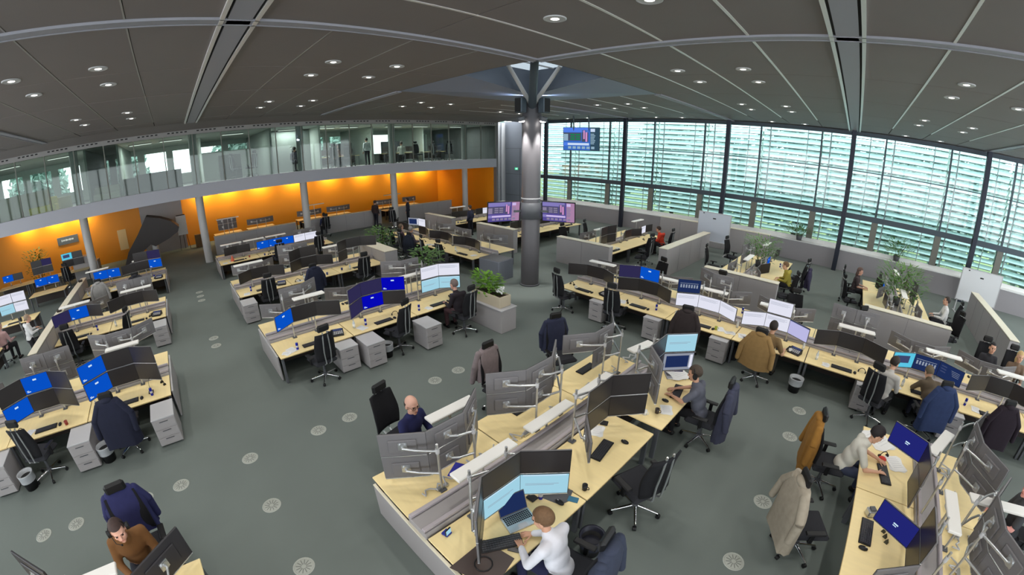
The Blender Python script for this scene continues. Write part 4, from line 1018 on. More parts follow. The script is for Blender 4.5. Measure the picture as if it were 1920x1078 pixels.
end_panel(20.85, 23.15, -25.02, 'long grey end panel with pale edge at the lower end of the central island'); end_panel(13.4, 15.6, -25.02, 'grey end panel at the aisle end of the planter row', M_GREYL)
end_panel(7.6, 9.9, -25.02, 'grey end panel at the aisle end of the dark-screen row', M_GREYL); end_panel(1.7, 4.0, -25.02, 'grey end panel at the aisle end of the blue-screen row', M_GREYL)
end_panel(13.4, 15.6, -27.66, 'grey end panel at the aisle end of the navy-jacket row', M_GREYL); end_panel(7.6, 9.8, -27.66, 'grey end panel at the aisle end of the yellow-ledge row', M_GREYL); end_panel(1.7, 4.0, -27.66, 'grey end panel at the aisle end of the stair-side row', M_GREYL)
monitors(23.25, -24.0, Q, ['ddd', 'dll'], 'at the white-shirted man\'s desk', 0, 44, 0.68, 1.1, 0.41)
monitors(23.25, -21.8, Q, ['-dd', 'ddd'], 'at the empty mesh-chair desk', 0, 42, 0.72, 1.24, 0.42)
monitors(23.35, -19.95, Q, ['ddl', 'ddg'], 'at the grey-shirted man\'s desk', 0.1, 44, 0.74, 1.26, 0.42)
monitors(20.75, -24.0, -Q, ['ddd', 'ddd'], 'at the glasses man\'s desk', 0, 34, 0.66, 1.08, 0.42)
monitors(20.75, -22.0, -Q, ['ddd', 'ddd'], 'on the '+CL[1], 0, 34, 0.66, 1.25, 0.42)
monitors(20.75, -20.0, -Q, ['ddd', 'dd-'], 'on the '+CL[2], 0, 34, 0.66, 1.25, 0.42)
luminaire(22.03, -23.8, Q, 'over the white-shirted man\'s screens', 1.28, 1.1); luminaire(20.95, -23.55, Q, 'over the glasses man\'s screens', 1.45, 0.9)
luminaire(21.85, -22.2, Q, 'over the middle of the central island', 1.1, 1.1); luminaire(21.85, -20.9, Q, 'over the far half of the central island', 1.1, 1.1); luminaire(21.95, -19.3, Q-0.2, 'at the far end of the central island', 1.35, 0.7)
keyboard(22.80, -21.97, Q+0.15, 'lying alone on the empty mesh-chair desk'); mouse(22.98, -21.55, Q, 'on the empty mesh-chair desk')
keyboard(22.92, -24.35, Q-0.5, 'left of the laptop on the white-shirted man\'s desk'); mouse(23.0, -23.3, Q, 'right of the laptop on the white-shirted man\'s desk')
keyboard(23.05, -19.65, Q+0.2, 'under the grey-shirted man\'s hands', 0.842); mouse(23.0, -20.1, Q, 'by the grey-shirted man\'s left arm', 0.842)
for k in range(3): keyboard(21.05, (-24.0, -22.0, -20.0)[k], -Q, 'on the '+CL[k])
def laptop(x, y, z, rz, label, kind='n'):
    b = MB(); b.cbox((0, 0, 0.009), (0.34, 0.23, 0.018), 0.004); k = MB()
    for j in range(5):
        for i in range(14): k.box((-0.143+0.022*i, 0.085-0.024*j, 0.0185), (0.018, 0.019, 0.002))
    t = MB(); t.box((0, -0.075, 0.0185), (0.1, 0.06, 0.001)); M = Matrix.Translation((0, 0.115, 0.014)) @ Matrix.Rotation(-0.42, 4, 'X')
    l = MB(); l.cbox((0, 0.004, 0.115), (0.34, 0.008, 0.23), 0.003, 0, M)
    s = MB(); s.quad(*[tuple(M @ Vector(p)) for p in ((-0.16, -0.0006, 0.012), (0.16, -0.0006, 0.012), (0.16, -0.0006, 0.22), (-0.16, -0.0006, 0.22))])
    return thing('laptop', [('base', b.mesh('base', M_SILVER)), ('keys', k.mesh('keys', M_BLACK)), ('touchpad', t.mesh('touchpad', M_GREYL)), ('lid', l.mesh('lid', M_GREYD), [('screen', s.mesh('screen', E_[kind]))])], label, 'laptop', (x, y, z), rz, sc=1.25)
laptop(22.82, -23.92, 0.742, Q-0.28, 'open silver laptop with navy screen before the white-shirted man', 'navy')
laptop(22.75, -19.1, 0.842, Q-0.9, 'open silver laptop by the grey-shirted man\'s light screens', 'purple')
b = MB(); b.cbox((0, 0, 0.005), (0.075, 0.155, 0.009), 0.003); s = MB(); s.box((0, 0, 0.0101), (0.068, 0.145, 0.001))
thing('mobile_phone', [('case', b.mesh('case', M_BLACK)), ('screen', s.mesh('screen', M_SCR_OFF))], 'black mobile phone beside the white-shirted man\'s hand', 'phone', (23.1, -24.3, 0.742), Q+0.5)
b = MB(); b.cbox((0, 0, 0.05), (0.1, 0.02, 0.13), 0.004); s = MB(); s.box((0, -0.0115, 0.05), (0.088, 0.002, 0.115)); f_ = MB(); f_.cbox((0, 0.03, 0.012), (0.1, 0.1, 0.024), 0.004)
thing('phone_on_dock', [('phone', b.mesh('phone', M_BLACK)), ('screen', s.mesh('screen', E_['lblue'])), ('dock', f_.mesh('dock', mat('dock_blue', (34, 48, 150), 0.4)))], 'lit phone in a blue dock at the lower end of the central island', 'phone', (22.35, -24.75, 0.742), Q+0.2)
for k, (x, y) in enumerate(((22.75, -23.42), (22.62, -23.28), (22.78, -23.12))): can(x, y, 0.742, ['blue drink can nearest the laptop', 'blue drink can in the middle of three', 'blue drink can beside the black mat'][k])
microphone(22.66, -23.5, Q, 'thin desk microphone standing before the pale blue screen')
b = MB(); b.prism([(-.2, -.16), (.14, -.17), (.22, -.05), (.2, .16), (-.18, .17)], 0, 0.004); thing('desk_mat', [('mat', b.mesh('mat', M_GREYD))], 'dark grey mat under the blue cans', 'mat', (22.85, -23.2, 0.742), 0.3)
b = MB(); b.prism([(-.3, -.28), (.3, -.2), (.26, .28), (-.22, .3)], 0, 0.01); r_ = MB(); r_.path([(math.cos(t)*.11, math.sin(t)*.11, .02) for t in [k*2*PI/14 for k in range(15)]], 0.008)
thing('leather_folder', [('cover', b.mesh('cover', mat('leather_brown', (72, 60, 56), 0.5))), ('strap_ring', r_.mesh('strap_ring', M_BLACK))], 'dark leather folder with strap at the white-shirted man\'s elbow', 'folder', (23.0, -24.72, 0.742), 0.2)
b = MB(); b.cbox((0, 0, 0.004), (0.15, 0.1, 0.008), 0.002); thing('notebook', [('cover', b.mesh('cover', mat('teal_cover', (50, 110, 140), 0.5)))], 'small teal notebook near the black bin', 'notebook', (23.1, -23.12, 0.742), 0.4)
bin_(23.55, -23.2, 'open black bin with dark liner beside the white-shirted man', mat('dark_liner', (36, 38, 52), 0.35, noise=0.15, scale=18))
microphone(22.42, -21.35, Q+0.4, 'black round-based microphone on the empty mesh-chair desk'); mug(23.1, -22.85, 0.742, (30, 30, 34), 'small black cup at the corner of the empty desk')
paper(22.45, -21.6, 0.742, 0.4, 'crumpled white sheets behind the empty-desk keyboard'); paper(22.75, -18.98+0.0, 0.842+0.02, 0.9, 'large white pad at the far end of the raised desk', (0.4, 0.5), 4)
paper(23.15, -20.35, 0.842, 0.5, 'printed sheets by the grey-shirted man\'s elbow'); mug(23.05, -20.55, 0.842, (60, 50, 46), 'dark cup on the raised desk corner'); mug(22.9, -20.75, 0.842, (226, 226, 224), 'white cup on the raised desk corner')
bottle(20.62+0.3, -24.72, 0.742, (206, 214, 218), 'clear water bottle at the glasses man\'s desk corner'); 
b = MB(); b.cbox((0, 0, 0.004), (0.23, 0.32, 0.008), 0.002); thing('folder', [('cover', b.mesh('cover', mat('folder_blue', (40, 44, 170), 0.5)))], 'blue folder lying behind the glasses man\'s screens', 'folder', (21.5, -23.9, 0.742), 0.5)
for k in range(7):
    b = MB(); yy = -24.6+0.9*k; rn = random.Random(k)
    pts = [(0, 0, 0.03)]
    for q in range(9): pts.append((rn.uniform(-.14, .14), 0.07*q, 0.02+0.05*rn.random()))
    b.path(pts, 0.012, 6); c = MB(); c.cbox((0.08, 0.3, 0.03), (0.06, 0.2, 0.045), 0.006)
    thing('cable_bundle', [('cables', b.mesh('cables', M_GREYL)), ('power_strip', c.mesh('power_strip', M_SILVER))], 'loose pale cables and power strip behind the screens, %s from the glasses man' % ORD[k], 'cables', (21.55, yy, 0.742), 0, 'cable bundles on the central island')
# people and chairs of the central island
chair(23.75, -23.95, Q+0.15, 'dark chair of the white-shirted man'); jacket(23.8, -23.97, Q+0.15, (54, 60, 78), 'dark blue-grey jacket hung behind the white-shirted man', 0.6, 0.26, 21)
person(23.66, -24.05, Q+0.1, 'man in a white shirt typing on a laptop, back turned', SEAT, dict(chest=(0, 0.12, 0.88), neck=(0, 0.2, 1.05), head=(0, 0.27, 1.19), shl=(-0.19, 0.13, 0.98), shr=(0.19, 0.13, 0.98), ell=(-0.27, 0.24, 0.76), elr=(0.27, 0.26, 0.77), wrl=(-0.12, 0.45, 0.785), wrr=(0.10, 0.47, 0.785)), (226, 226, 234), 'long', (36, 38, 70), (112, 84, 58), (214, 164, 136), yaw=0.25, pitch=-0.35)
o, HMx = person(20.3, -23.98, -Q+0.25, 'bald man in a dark blue shirt and glasses behind a screen', SEAT, dict(wrl=(-0.16, 0.42, 0.79), wrr=(0.12, 0.45, 0.79)), (34, 38, 84), 'long', (40, 40, 46), (70, 60, 56), (214, 166, 146), yaw=-0.15, pitch=-0.15, style='bald')
g = MB()
for q in (-1, 1): g.path([(q*0.033+0.022*math.cos(t), 0.098, 0.004+0.016*math.sin(t)) for t in [k*PI/6 for k in range(13)]], 0.0022, 5); g.path([(q*0.055, 0.097, 0.008), (q*0.08, 0.0, 0.008)], 0.0022, 5)
g.path([(-0.011, 0.1, 0.006), (0.011, 0.1, 0.006)], 0.0022, 5)
thing('spectacles', [('frame', g.mesh('frame', M_BLACK))], 'thin dark glasses worn by the bald man', 'glasses', M=HMx)
chair(20.0, -24.05, -Q+0.25, 'black high-back chair of the bald man with glasses')
o, HMx = person(23.62, -19.72, Q+0.05, 'man in a grey T-shirt with headset working at the raised desk', SEAT, dict(chest=(0, 0.12, 0.90), neck=(0, 0.18, 1.08), head=(0, 0.23, 1.23), shl=(-0.19, 0.12, 1.0), shr=(0.19, 0.12, 1.0), ell=(-0.26, 0.28, 0.86), elr=(0.25, 0.30, 0.88), wrl=(-0.14, 0.52, 0.885), wrr=(0.10, 0.55, 0.885)), (96, 98, 110), 'short', (20, 20, 24), (66, 54, 44), (206, 158, 132), yaw=0.2, pitch=-0.3, style='short')
headset(0, 0, 0, 0, 'black headset worn by the grey-shirted man', HMx @ Matrix.Translation((0, -0.01, 0.0)) @ Matrix.Diagonal((1.05, 1, 1.3, 1)))
chair(23.72, -19.72, Q+0.05, 'black chair of the grey-shirted man'); jacket(23.74, -19.72, Q+0.05, (60, 62, 80), 'slate grey jacket hung behind the grey-shirted man', 0.95, 0.26, 22)
chair(23.62, -22.1, Q-0.35, 'empty black mesh chair with chrome base at the cleared desk', head=False, sc=1.28)
chair(20.1, -21.7, -Q, 'black chair under a pinkish jacket behind the middle central screens'); chair(20.1, -19.7, -Q-0.4, 'chair behind the far screens holding a navy jacket'); jacket(20.1, -19.7, -Q-0.4, (44, 48, 70), 'navy jacket on the chair behind the far central screens', 0.7, 0.27, 23)
jacket(20.1, -21.7, -Q, (134, 122, 124), 'pinkish grey jacket on the chair behind the middle central screens', 0.6, 0.25, 24)

# ---- long row parallel to the windows (front y=-16.1, back y=-13.5)
LR = [ORD[k]+' long-row desk from the column' for k in range(8)]
LRX = [18.1+2*k for k in range(8)]
SPEC = [['ddd'], ['pb-', 'ddd'], ['n--', 'www'], ['-w-', 'wwv'], ['ddd'], ['tnx'], ['ddd'], ['ddd']]
for k, x in enumerate(LRX):
    station(x, -16.1, 0.0, LR[k], SPEC[k], zlow=1.27 if len(SPEC[k]) > 1 else 1.32, ph=k in (0, 3, 5), paper_=k in (1, 2, 3, 5), jit=0.08*(k % 3-1), wing=30)
    station(x, -13.5, PI, 'window-side '+LR[k], [['dd'], ['ddd'], ['-dd', 'ddd'], ['ddd'], ['dd', 'dd'], ['ddd'], ['ddd'], ['dd']][k], kb=k % 2 == 0)
spine(17.1, 33.1, -15.05, -14.55, 'the long row')
for k, x in enumerate((18.0, 20.6, 21.95, 23.95, 26.2, 28.6, 30.6)): luminaire(x, -14.8, 0.05, 'over the long row, '+ORD[k]+' from the round column', 1.5, 1.0)
chair(17.5, -16.3, -0.2, 'black office chair with silver bars at the '+LR[0]); chair(19.5, -16.3, 0.1, 'black office chair at the '+LR[1]); chair(21.9, -16.4, 0.2, 'dark chair at the '+LR[2]); jacket(21.9, -16.4, 0.2, (52, 44, 44), 'dark brown jacket on the chair before the three white screens', 0.75, 0.28, 31)
chair(24.0, -16.5, -0.1, 'office chair of the tan-jacket worker'); jacket(24.0, -16.5, -0.1, (146, 116, 72), 'tan jacket hung over the chair before the bright white screens', 0.75, 0.33, 32)
person(24.12, -16.32, -0.15, 'person hidden behind the tan jacket, one arm on the desk', SEAT, dict(elr=(0.33, 0.12, 0.74), wrr=(0.28, 0.38, 0.79)), (128, 104, 70), 'short', (70, 66, 60), (40, 32, 28), (206, 160, 132))
chair(26.95, -16.55, -0.5, 'black chair with silver bars of the man in the light shirt'); person(27.12, -16.35, -0.35, 'man in a pale checked shirt sitting at the long row', SEAT, dict(chest=(0, 0.1, 0.88), neck=(0, 0.15, 1.06), head=(0, 0.2, 1.2), wrl=(-0.1, 0.4, 0.79), wrr=(0.2, 0.42, 0.79)), (196, 192, 186), 'long', (34, 36, 40), (44, 34, 28), (210, 166, 140), yaw=-0.3, pitch=-0.3)
chair(28.3, -16.35, 0.3, 'chair at the navy chart screens under a blue coat'); jacket(28.3, -16.35, 0.3, (42, 56, 92), 'blue coat hung over the chair before the navy chart screens', 0.9, 0.33, 33)
person(28.32, -16.1, 0.3, 'person in a brown top leaning over the long-row desk', SEAT, dict(chest=(0, 0.2, 0.84), neck=(0, 0.33, 0.98), head=(0, 0.42, 1.06), shl=(-0.19, 0.22, 0.93), shr=(0.19, 0.22, 0.93), ell=(-0.3, 0.34, 0.78), elr=(0.3, 0.34, 0.78), wrl=(-0.15, 0.52, 0.79), wrr=(0.15, 0.52, 0.79)), (88, 76, 60), 'long', (34, 36, 50), (96, 84, 66), (206, 160, 132), pitch=-0.6)
chair(29.9, -16.3, 0.2, 'chair at the seventh long-row desk under a dark coat'); jacket(29.9, -16.3, 0.2, (34, 24, 34), 'dark plum coat hung over the seventh long-row chair', 0.85, 0.34, 34)
for x, l in ((18.8, 'grey pedestal under the first long-row desk'), (20.75, 'grey pedestal under the second long-row desk'), (22.8, 'grey pedestal under the third long-row desk'), (26.75, 'grey pedestal beside the light-shirt man'), (29.0, 'grey pedestal between the blue and plum coats')): pedestal(x, -15.95, 0, l)
bin_(25.05, -16.35, 'black bin with grey liner under the fifth long-row desk')
b = MB(); b.cbox((0, 0, 0.2), (0.3, 0.22, 0.4), 0.05); s = MB(); s.path([(-.1, 0, .4), (-.08, 0, .52), (.08, 0, .52), (.1, 0, .4)], 0.012); thing('backpack', [('bag', b.mesh('bag', M_FABRIC)), ('handle', s.mesh('handle', M_BLACK))], 'black backpack on the floor left of the tan jacket', 'bag', (23.15, -15.75, 0), 0.2)
paper(22.95, -15.75, 0.742, 0.2, 'white name card box on the third long-row desk', (0.3, 0.16), 6); mug(22.55, -15.8, 0.742, (170, 178, 60), 'lime green cup on the third long-row desk'); bottle(24.95, -15.35, 0.742, (220, 226, 232), 'clear bottle beside the lavender screen'); bottle(23.0, -15.2, 0.742, (220, 226, 232), 'clear bottle left of the white portrait screens')
person(31.4, -12.75, PI, 'blond person seated behind the long row screens', SEAT, {}, (120, 100, 84), 'long', (40, 40, 46), (196, 170, 120), (214, 170, 146), style='long'); chair(31.4, -12.6, PI, 'chair of the blond person'); person(30.5, -12.7, PI, 'dark-haired person seated behind the long row screens', SEAT, {}, (50, 50, 56), 'long', (40, 40, 46), (30, 28, 30), (206, 160, 136)); chair(30.5, -12.55, PI, 'chair of the dark-haired person behind the long row')
for k, x in enumerate((19.2, 21.6, 24.3, 26.6)): chair(x, -12.9, PI+0.3*(k-1), 'black office chair on the window side, '+ORD[k]+' behind the long row')

# ---- corner island at the lower right (left front edge x=26.72)
GI = ['far desk of the corner island', 'middle desk of the corner island', 'near desk of the corner island']
for k, yy in enumerate((-19.2, -21.2, -23.2)):
    station(26.72, yy, -Q, GI[k], [], kb=k > 0); monitors(26.72, (-20.1, -21.65, -23.4)[k], -Q, [['Dd-', '-d-'], ['-d-', 'Ddd'], ['d-']][k], 'on the '+GI[k], 0, 58, 0.86, 1.08, 0.41)
    station(29.25, yy, Q, 'outer '+GI[k], [['vdd', 'ddd'], ['ddd', 'ddd'], ['dd']][k], kb=False, wing=30)
spine(27.75, 28.2, -24.2, -18.2, 'the corner island')
luminaire(28.0, -19.1, Q-0.45, 'over the far half of the corner island', 1.4, 1.0); luminaire(28.0, -20.95, Q, 'over the middle of the corner island', 1.45, 0.9); luminaire(28.8, -20.5, 0.1, 'over the outer corner-island desk', 1.5, 1.0)
person(26.42, -19.55, -Q+0.1, 'man in a pale T-shirt typing at the corner island', SEAT, dict(chest=(0, 0.14, 0.88), neck=(0, 0.23, 1.05), head=(0, 0.31, 1.18), shl=(-0.19, 0.16, 0.98), shr=(0.19, 0.16, 0.98), ell=(-0.27, 0.3, 0.78), elr=(0.27, 0.3, 0.78), wrl=(-0.16, 0.58, 0.79), wrr=(0.16, 0.56, 0.79)), (206, 204, 194), 'short', (58, 64, 86), (34, 28, 30), (210, 164, 138), yaw=0.1, pitch=-0.55)
keyboard(27.18, -19.6, -Q+0.2, 'under the pale T-shirt man\'s hands'); chair(26.15, -19.6, -Q+0.2, 'black chair of the pale T-shirt man'); jacket(26.13, -19.6, -Q+0.2, (150, 106, 46), 'golden brown jacket hung behind the pale T-shirt man', 0.85, 0.27, 41)
chair(26.1, -21.3, -Q+0.5, 'chair under a creased beige coat at the corner island'); jacket(26.1, -21.3, -Q+0.5, (158, 148, 132), 'creased beige coat covering a corner-island chair', 0.9, 0.36, 42)
paper(27.05, -18.55, 0.745, 0.6, 'large white paper pad beyond the pale T-shirt man', (0.45, 0.6), 5); headset(27.15, -19.05, 0.76, 0.6, 'red and black headphones on the corner island', None, 0.085)
b = MB(); b.ell((0, 0, 0.05), (0.08, 0.06, 0.05), 12, 8); thing('red_pouch', [('pouch', b.mesh('pouch', mat('pouch_red', (206, 62, 48), 0.6)))], 'small red pouch by the pale T-shirt man\'s head', 'pouch', (27.12, -19.22, 0.742))
paper(27.4, -19.15, 0.742, 0.3, 'pale pink printed sheets under the red pouch', (0.3, 0.42), 4)
b = MB(); b.cbox((0, 0, 0.06), (0.16, 0.14, 0.12), 0.02); t = MB(); t.cbox((0, 0, 0.13), (0.1, 0.1, 0.03), 0.01); thing('desk_organiser', [('box', b.mesh('box', M_SILVER)), ('lid', t.mesh('lid', M_GREYD))], 'small silver desk box below the blue gradient screen', 'box', (27.0, -20.75, 0.742), 0.5)
pyr = MB().lathe([(0.045, 0), (0.0, 0.08)], 4).mesh('pyramid', mat('dark_olive', (64, 60, 40), 0.6))
for k in range(3): thing('desk_pyramid', [('pyramid', pyr)], 'small dark pyramid on the corner-island desk, '+['farthest of three', 'middle of three', 'last of three by the keyboard'][k], 'ornament', (27.25+0.03*k, -21.0-0.1*k, 0.742), 0.3, 'desk pyramids')
person(29.72, -19.7, Q, 'person at the picture edge beside the corner island', SEAT, dict(wrl=(-0.2, 0.42, 0.8)), (70, 72, 76), 'short', (40, 44, 60), (110, 80, 60), (226, 160, 150), yaw=0.3); chair(29.9, -19.7, Q, 'chair of the person at the picture edge')
b = MB(); b.box((0, 0, 0), (0.004, 0.2, 0.28)); s = MB(); s.box((0, 0.08, 0.16), (0.006, 0.05, 0.05))
thing('hanging_note', [('sheet', b.mesh('sheet', M_PAPER)), ('tab', s.mesh('tab', M_PAPER))], 'white note leaning on an outer corner-island screen', 'note', (28.72, -21.1, 0.885), 0.3)
for k in range(5):
    b = MB(); rn = random.Random(50+k); pts = [(0, 0, 0.03)]
    for q in range(9): pts.append((rn.uniform(-.14, .14), 0.07*q, 0.02+0.05*rn.random()))
    b.path(pts, 0.012, 6); c = MB(); c.cbox((0.08, 0.3, 0.03), (0.06, 0.2, 0.045), 0.006)
    thing('cable_bundle', [('cables', b.mesh('cables', M_GREYL)), ('power_strip', c.mesh('power_strip', M_SILVER))], 'loose pale cables behind the corner-island screens, %s from the far end' % ORD[k], 'cables', (28.4, -19.2-0.8*k, 0.742), 0, 'cable bundles on the corner island')
# ---- headset man's island at the lower left
desk(20.75, -28.7, -Q, 'maple desk of the smiling headset man', 1.02); desk(23.25, -28.7, Q, 'maple desk backing on to the headset man', 1.02)
desk(20.1, -30.75, -Q, 'maple desk at the bottom edge beside the headset man', 1.02)
spine(21.79, 22.2, -29.7, -27.7, 'the headset man\'s island')

for (mx, my, mr, ml, mk) in ((20.98, -28.1, -0.93, 'large dark monitor seen from behind, beside the smiling headset man', (0.1, 0.35)), (20.35, -29.95, -2.36, 'dark monitor tilted at the bottom edge by the headset man', (-0.1, 0.35))):
    thing('monitor', monitor_parts('d', 0.84, 0.48, (mk[0], mk[1], -0.1)), ml, 'monitor', (mx, my, 1.12), mr, 'desk monitors')
    for k_ in (0,): thing('monitor_post', cached(('post', 1.12, 0), lambda: post_parts(1.12, 0)), 'silver monitor pole of the '+('larger' if my > -29 else 'tilted')+' monitor by the headset man', 'monitor pole', (mx+0.32*math.cos(mr+1.3), my+0.32*math.sin(mr+1.3), 0), mr, 'monitor poles')
monitors(23.25, -28.9, Q, ['dd'], 'backing on to the headset man', 0, 20, 0.6, 1.1)
luminaire(20.88, -29.1, Q+0.05, 'before the smiling headset man', 1.22, 0.85); keyboard(21.0, -28.7, -Q, 'before the smiling headset man')
o, HMx = person(20.22, -28.55, -Q+0.1, 'smiling man in a brown sweater wearing a headset', SEAT, dict(chest=(0, 0.08, 0.9), neck=(0, 0.14, 1.07), head=(0, 0.2, 1.215), wrl=(-0.12, 0.42, 0.79), wrr=(0.12, 0.42, 0.79)), (122, 84, 48), 'long', (44, 46, 56), (62, 46, 42), (226, 172, 150), yaw=0.05, pitch=-0.25)
headset(0, 0, 0, 0, 'black headset worn by the smiling man', HMx @ Matrix.Translation((0, -0.01, 0.0)) @ Matrix.Diagonal((1.05, 1, 1.3, 1)))
chair(20.0, -28.5, -Q+0.1, 'chair of the smiling headset man'); jacket(19.98, -28.5, -Q+0.1, (44, 46, 90), 'dark blue jacket on the headset man\'s chair', 0.7, 0.27, 51)
# ---- row left of the round column, running on from the long row
NR = [ORD[k]+' desk left of the round column' for k in range(4)]
for k, x in enumerate((11.3, 9.3, 7.3, 5.3)):
    station(x, -16.0, 0.0, NR[k], [['ddd'], ['ddd'], ['gw-', '-dd'], ['dd']][k], zlow=1.22, wing=22, paper_=k == 1); station(x, -13.4, PI, 'far-side '+NR[k], [['ddd'], ['dd'], ['ddd'], ['dw']][k], kb=False)
spine(4.3, 12.3, -14.95, -14.45, 'the row left of the round column')
chair(11.0, -16.5, 0.1, 'black office chair with silver bars at the '+NR[0]); chair(9.75, -16.5, -0.3, 'black office chair at the '+NR[1]); jacket(8.7, -16.6, 0.2, (28, 34, 48), 'dark jacket hung left of the second chair by the column row', 0.7, 0.27, 61); chair(8.7-0.0, -16.6, 0.2, 'black chair holding a dark jacket in the column row')
person(7.6, -16.25, 0, 'grey-haired person seen from behind in the column row', SEAT, {}, (74, 66, 80), 'long', (40, 40, 46), (140, 136, 134), (206, 160, 136), yaw=0.3); chair(7.6, -16.45, 0, 'chair of the grey-haired person in the column row')
person(6.6, -16.25, 0, 'brown-haired person seen from behind in the column row', SEAT, {}, (80, 62, 74), 'long', (40, 40, 46), (92, 76, 60), (206, 160, 136), style='long'); chair(6.6, -16.45, 0, 'chair of the brown-haired person in the column row')
chair(5.3, -16.4, 0.2, 'black office chair at the far end of the column row')
# grey-haired man at the planter end
person(16.28, -19.75, Q+0.05, 'grey-haired man in a dark sweater at the four pale screens', SEAT, dict(chest=(0, 0.1, 0.9), neck=(0, 0.16, 1.07), head=(0, 0.21, 1.22), wrl=(-0.12, 0.46, 0.79), wrr=(0.16, 0.46, 0.79)), (40, 34, 40), 'long', (84, 60, 64), (110, 96, 92), (210, 158, 140), yaw=0.15, pitch=-0.1)
# ---- islands towards the windows
def w_island(nm, xl, xr, specL, specR, ys=(-10.1, -8.1, -6.1), cap=True, capy=-11.25):
    for k, yy in enumerate(ys):
        who = ['ledge-end desk', 'middle desk', 'window-end desk'][k]+' of the '+nm
        station(xr, yy, Q, 'open-side '+who, specR[k], zlow=1.22, wing=24, kb=k != 1); station(xl, yy, -Q, 'back-side '+who, specL[k], zlow=1.22, wing=24, kb=False)
    c = (xl+xr)/2; spine(c-0.22, c+0.22, ys[-1]-0.0+1.0-0.02 if False else min(ys)-1.0, max(ys)+1.0, 'the '+nm)
    luminaire(c, ys[0]+0.3, Q, 'over the ledge end of the '+nm, 1.6); luminaire(c, ys[2], Q, 'over the window end of the '+nm, 1.6)
    if cap: cap_partition(xl-0.05, xr+0.3, capy-0.22, capy+0.1, 1.24, 'grey ledge cabinet with cream top closing the '+nm)
w_island('red-shirt island', 13.4, 16.0, [['dd'], ['dd'], []], [['dd', 'dd'], ['ddd'], ['wd']], capy=-11.4)
w_island('yellow-shirt island', 20.6, 23.1, [['dd'], ['dd', 'dd'], []], [['ddd'], ['-b-'], ['dd']])
w_island('big-plant island', 26.55, 29.2, [['dd'], ['dbd'], ['dd']], [['dd'], ['dd', 'lb'], ['dd']])
cap_partition(18.0, 18.4, -10.2, -4.4, 1.3, 'long grey ledge wall beside the red-shirt island'); cap_partition(31.75, 32.1, -10.8, -4.5, 1.3, 'long grey ledge wall at the outer end of the windows')
cap_partition(14.2, 21.2, -1.95, -1.55, 1.35, 'low grey cabinet wall under the hanging screen windows')
w_island('corner gallery island', 2.6, 5.2, [[], [], []], [['dd'], ['dw'], ['dd']], ys=(-10.6, -8.6, -6.6), capy=-11.8); w_island('dark-suit island', 7.9, 10.5, [[], [], ['dd']], [['dd'], ['dd'], ['dd']], ys=(-10.6, -8.6, -6.6), capy=-11.8)
person(16.5, -6.5, Q, 'person in a red jumper at the red-shirt island', SEAT, dict(chest=(0, 0.14, 0.88), neck=(0, 0.2, 1.05), head=(0, 0.26, 1.19)), (206, 62, 38), 'long', (40, 40, 46), (50, 36, 32), (206, 160, 132), pitch=-0.3); chair(16.7, -6.5, Q, 'black chair of the person in red')
person(23.5, -8.9, Q, 'person in a mustard top at the yellow-shirt island', SEAT, dict(chest=(0, 0.12, 0.88), neck=(0, 0.18, 1.05), head=(0, 0.23, 1.19)), (168, 156, 66), 'long', (36, 36, 42), (110, 84, 56), (214, 170, 140), pitch=-0.3); chair(23.75, -8.85, Q, 'chair of the person in the mustard top'); jacket(23.85, -8.75, Q, (54, 50, 74), 'dark purple jacket behind the person in mustard', 0.6, 0.28, 71); chair(23.6, -10.3, Q+0.4, 'black chair at the ledge end of the yellow-shirt island'); chair(23.7, -7.2, Q-0.3, 'tall black chair behind the mustard top')
person(26.15, -6.9, -Q, 'woman in dark clothes typing at the big-plant island', SEAT, {}, (70, 60, 62), 'short', (30, 30, 34), (96, 76, 70), (206, 160, 140), style='long', pitch=-0.2); chair(25.95, -6.9, -Q, 'black chair of the woman in dark clothes'); chair(26.0, -8.6, -Q+0.3, 'black chair in front of the woman in dark clothes'); person(29.9, -8.4, Q, 'person in a white shirt behind the big plant', SEAT, {}, (228, 228, 226), 'long', (40, 40, 46), (50, 44, 40), (206, 160, 136)); chair(30.1, -8.3, Q, 'black chair of the white-shirted person behind the big plant'); chair(29.8, -10.1, Q+0.5, 'dark chair at the ledge end of the big-plant island')
for k, (x, y, a) in enumerate(((16.6, -8.6, 1.2), (16.9, -9.6, 1.9), (12.8, -8.0, -1.3), (12.7, -10.0, -1.7), (20.0, -8.6, -1.4), (20.1, -5.9, -1.8))): chair(x, y, a, 'black office chair, %s, by the window islands' % ['beside the red-shirt island desks', 'nearest the ledge cabinet of the red island', 'on the back side of the red island', 'behind the cream ledge of the red island', 'left of the yellow-shirt island', 'at the window end left of the yellow island'][k])
plant(21.9, -7.6, 0.78, 'bushy bamboo-like plant amid the yellow-shirt island screens', 1.3, 0.75, 620, 0.24, 81, narrow=0.12); plant(27.9, -8.4, 0.78, 'large bushy plant amid the big-plant island screens', 1.5, 0.95, 800, 0.28, 82, narrow=0.12)
plant(22.7, -0.3, 1.165, 'low trailing palm on the window ledge behind the yellow island', 0.75, 0.8, 260, 0.34, 83, narrow=0.09); plant(28.4, -0.3, 1.165, 'tall potted palm on the window ledge', 1.1, 0.85, 300, 0.36, 84, narrow=0.09); plant(11.9, -18.0, 0, 'leafy plant behind the dark-screen ledge', 1.5, 0.6, 380, 0.22, 85); plant(6.7, -17.5, 0, 'dark leafy plant beyond the dark-screen ledge cabinet', 1.6, 0.7, 420, 0.22, 86); plant(-6.8, -36.6, 0, 'pale leafy plant before the orange wall', 2.2, 0.8, 420, 0.26, 87)
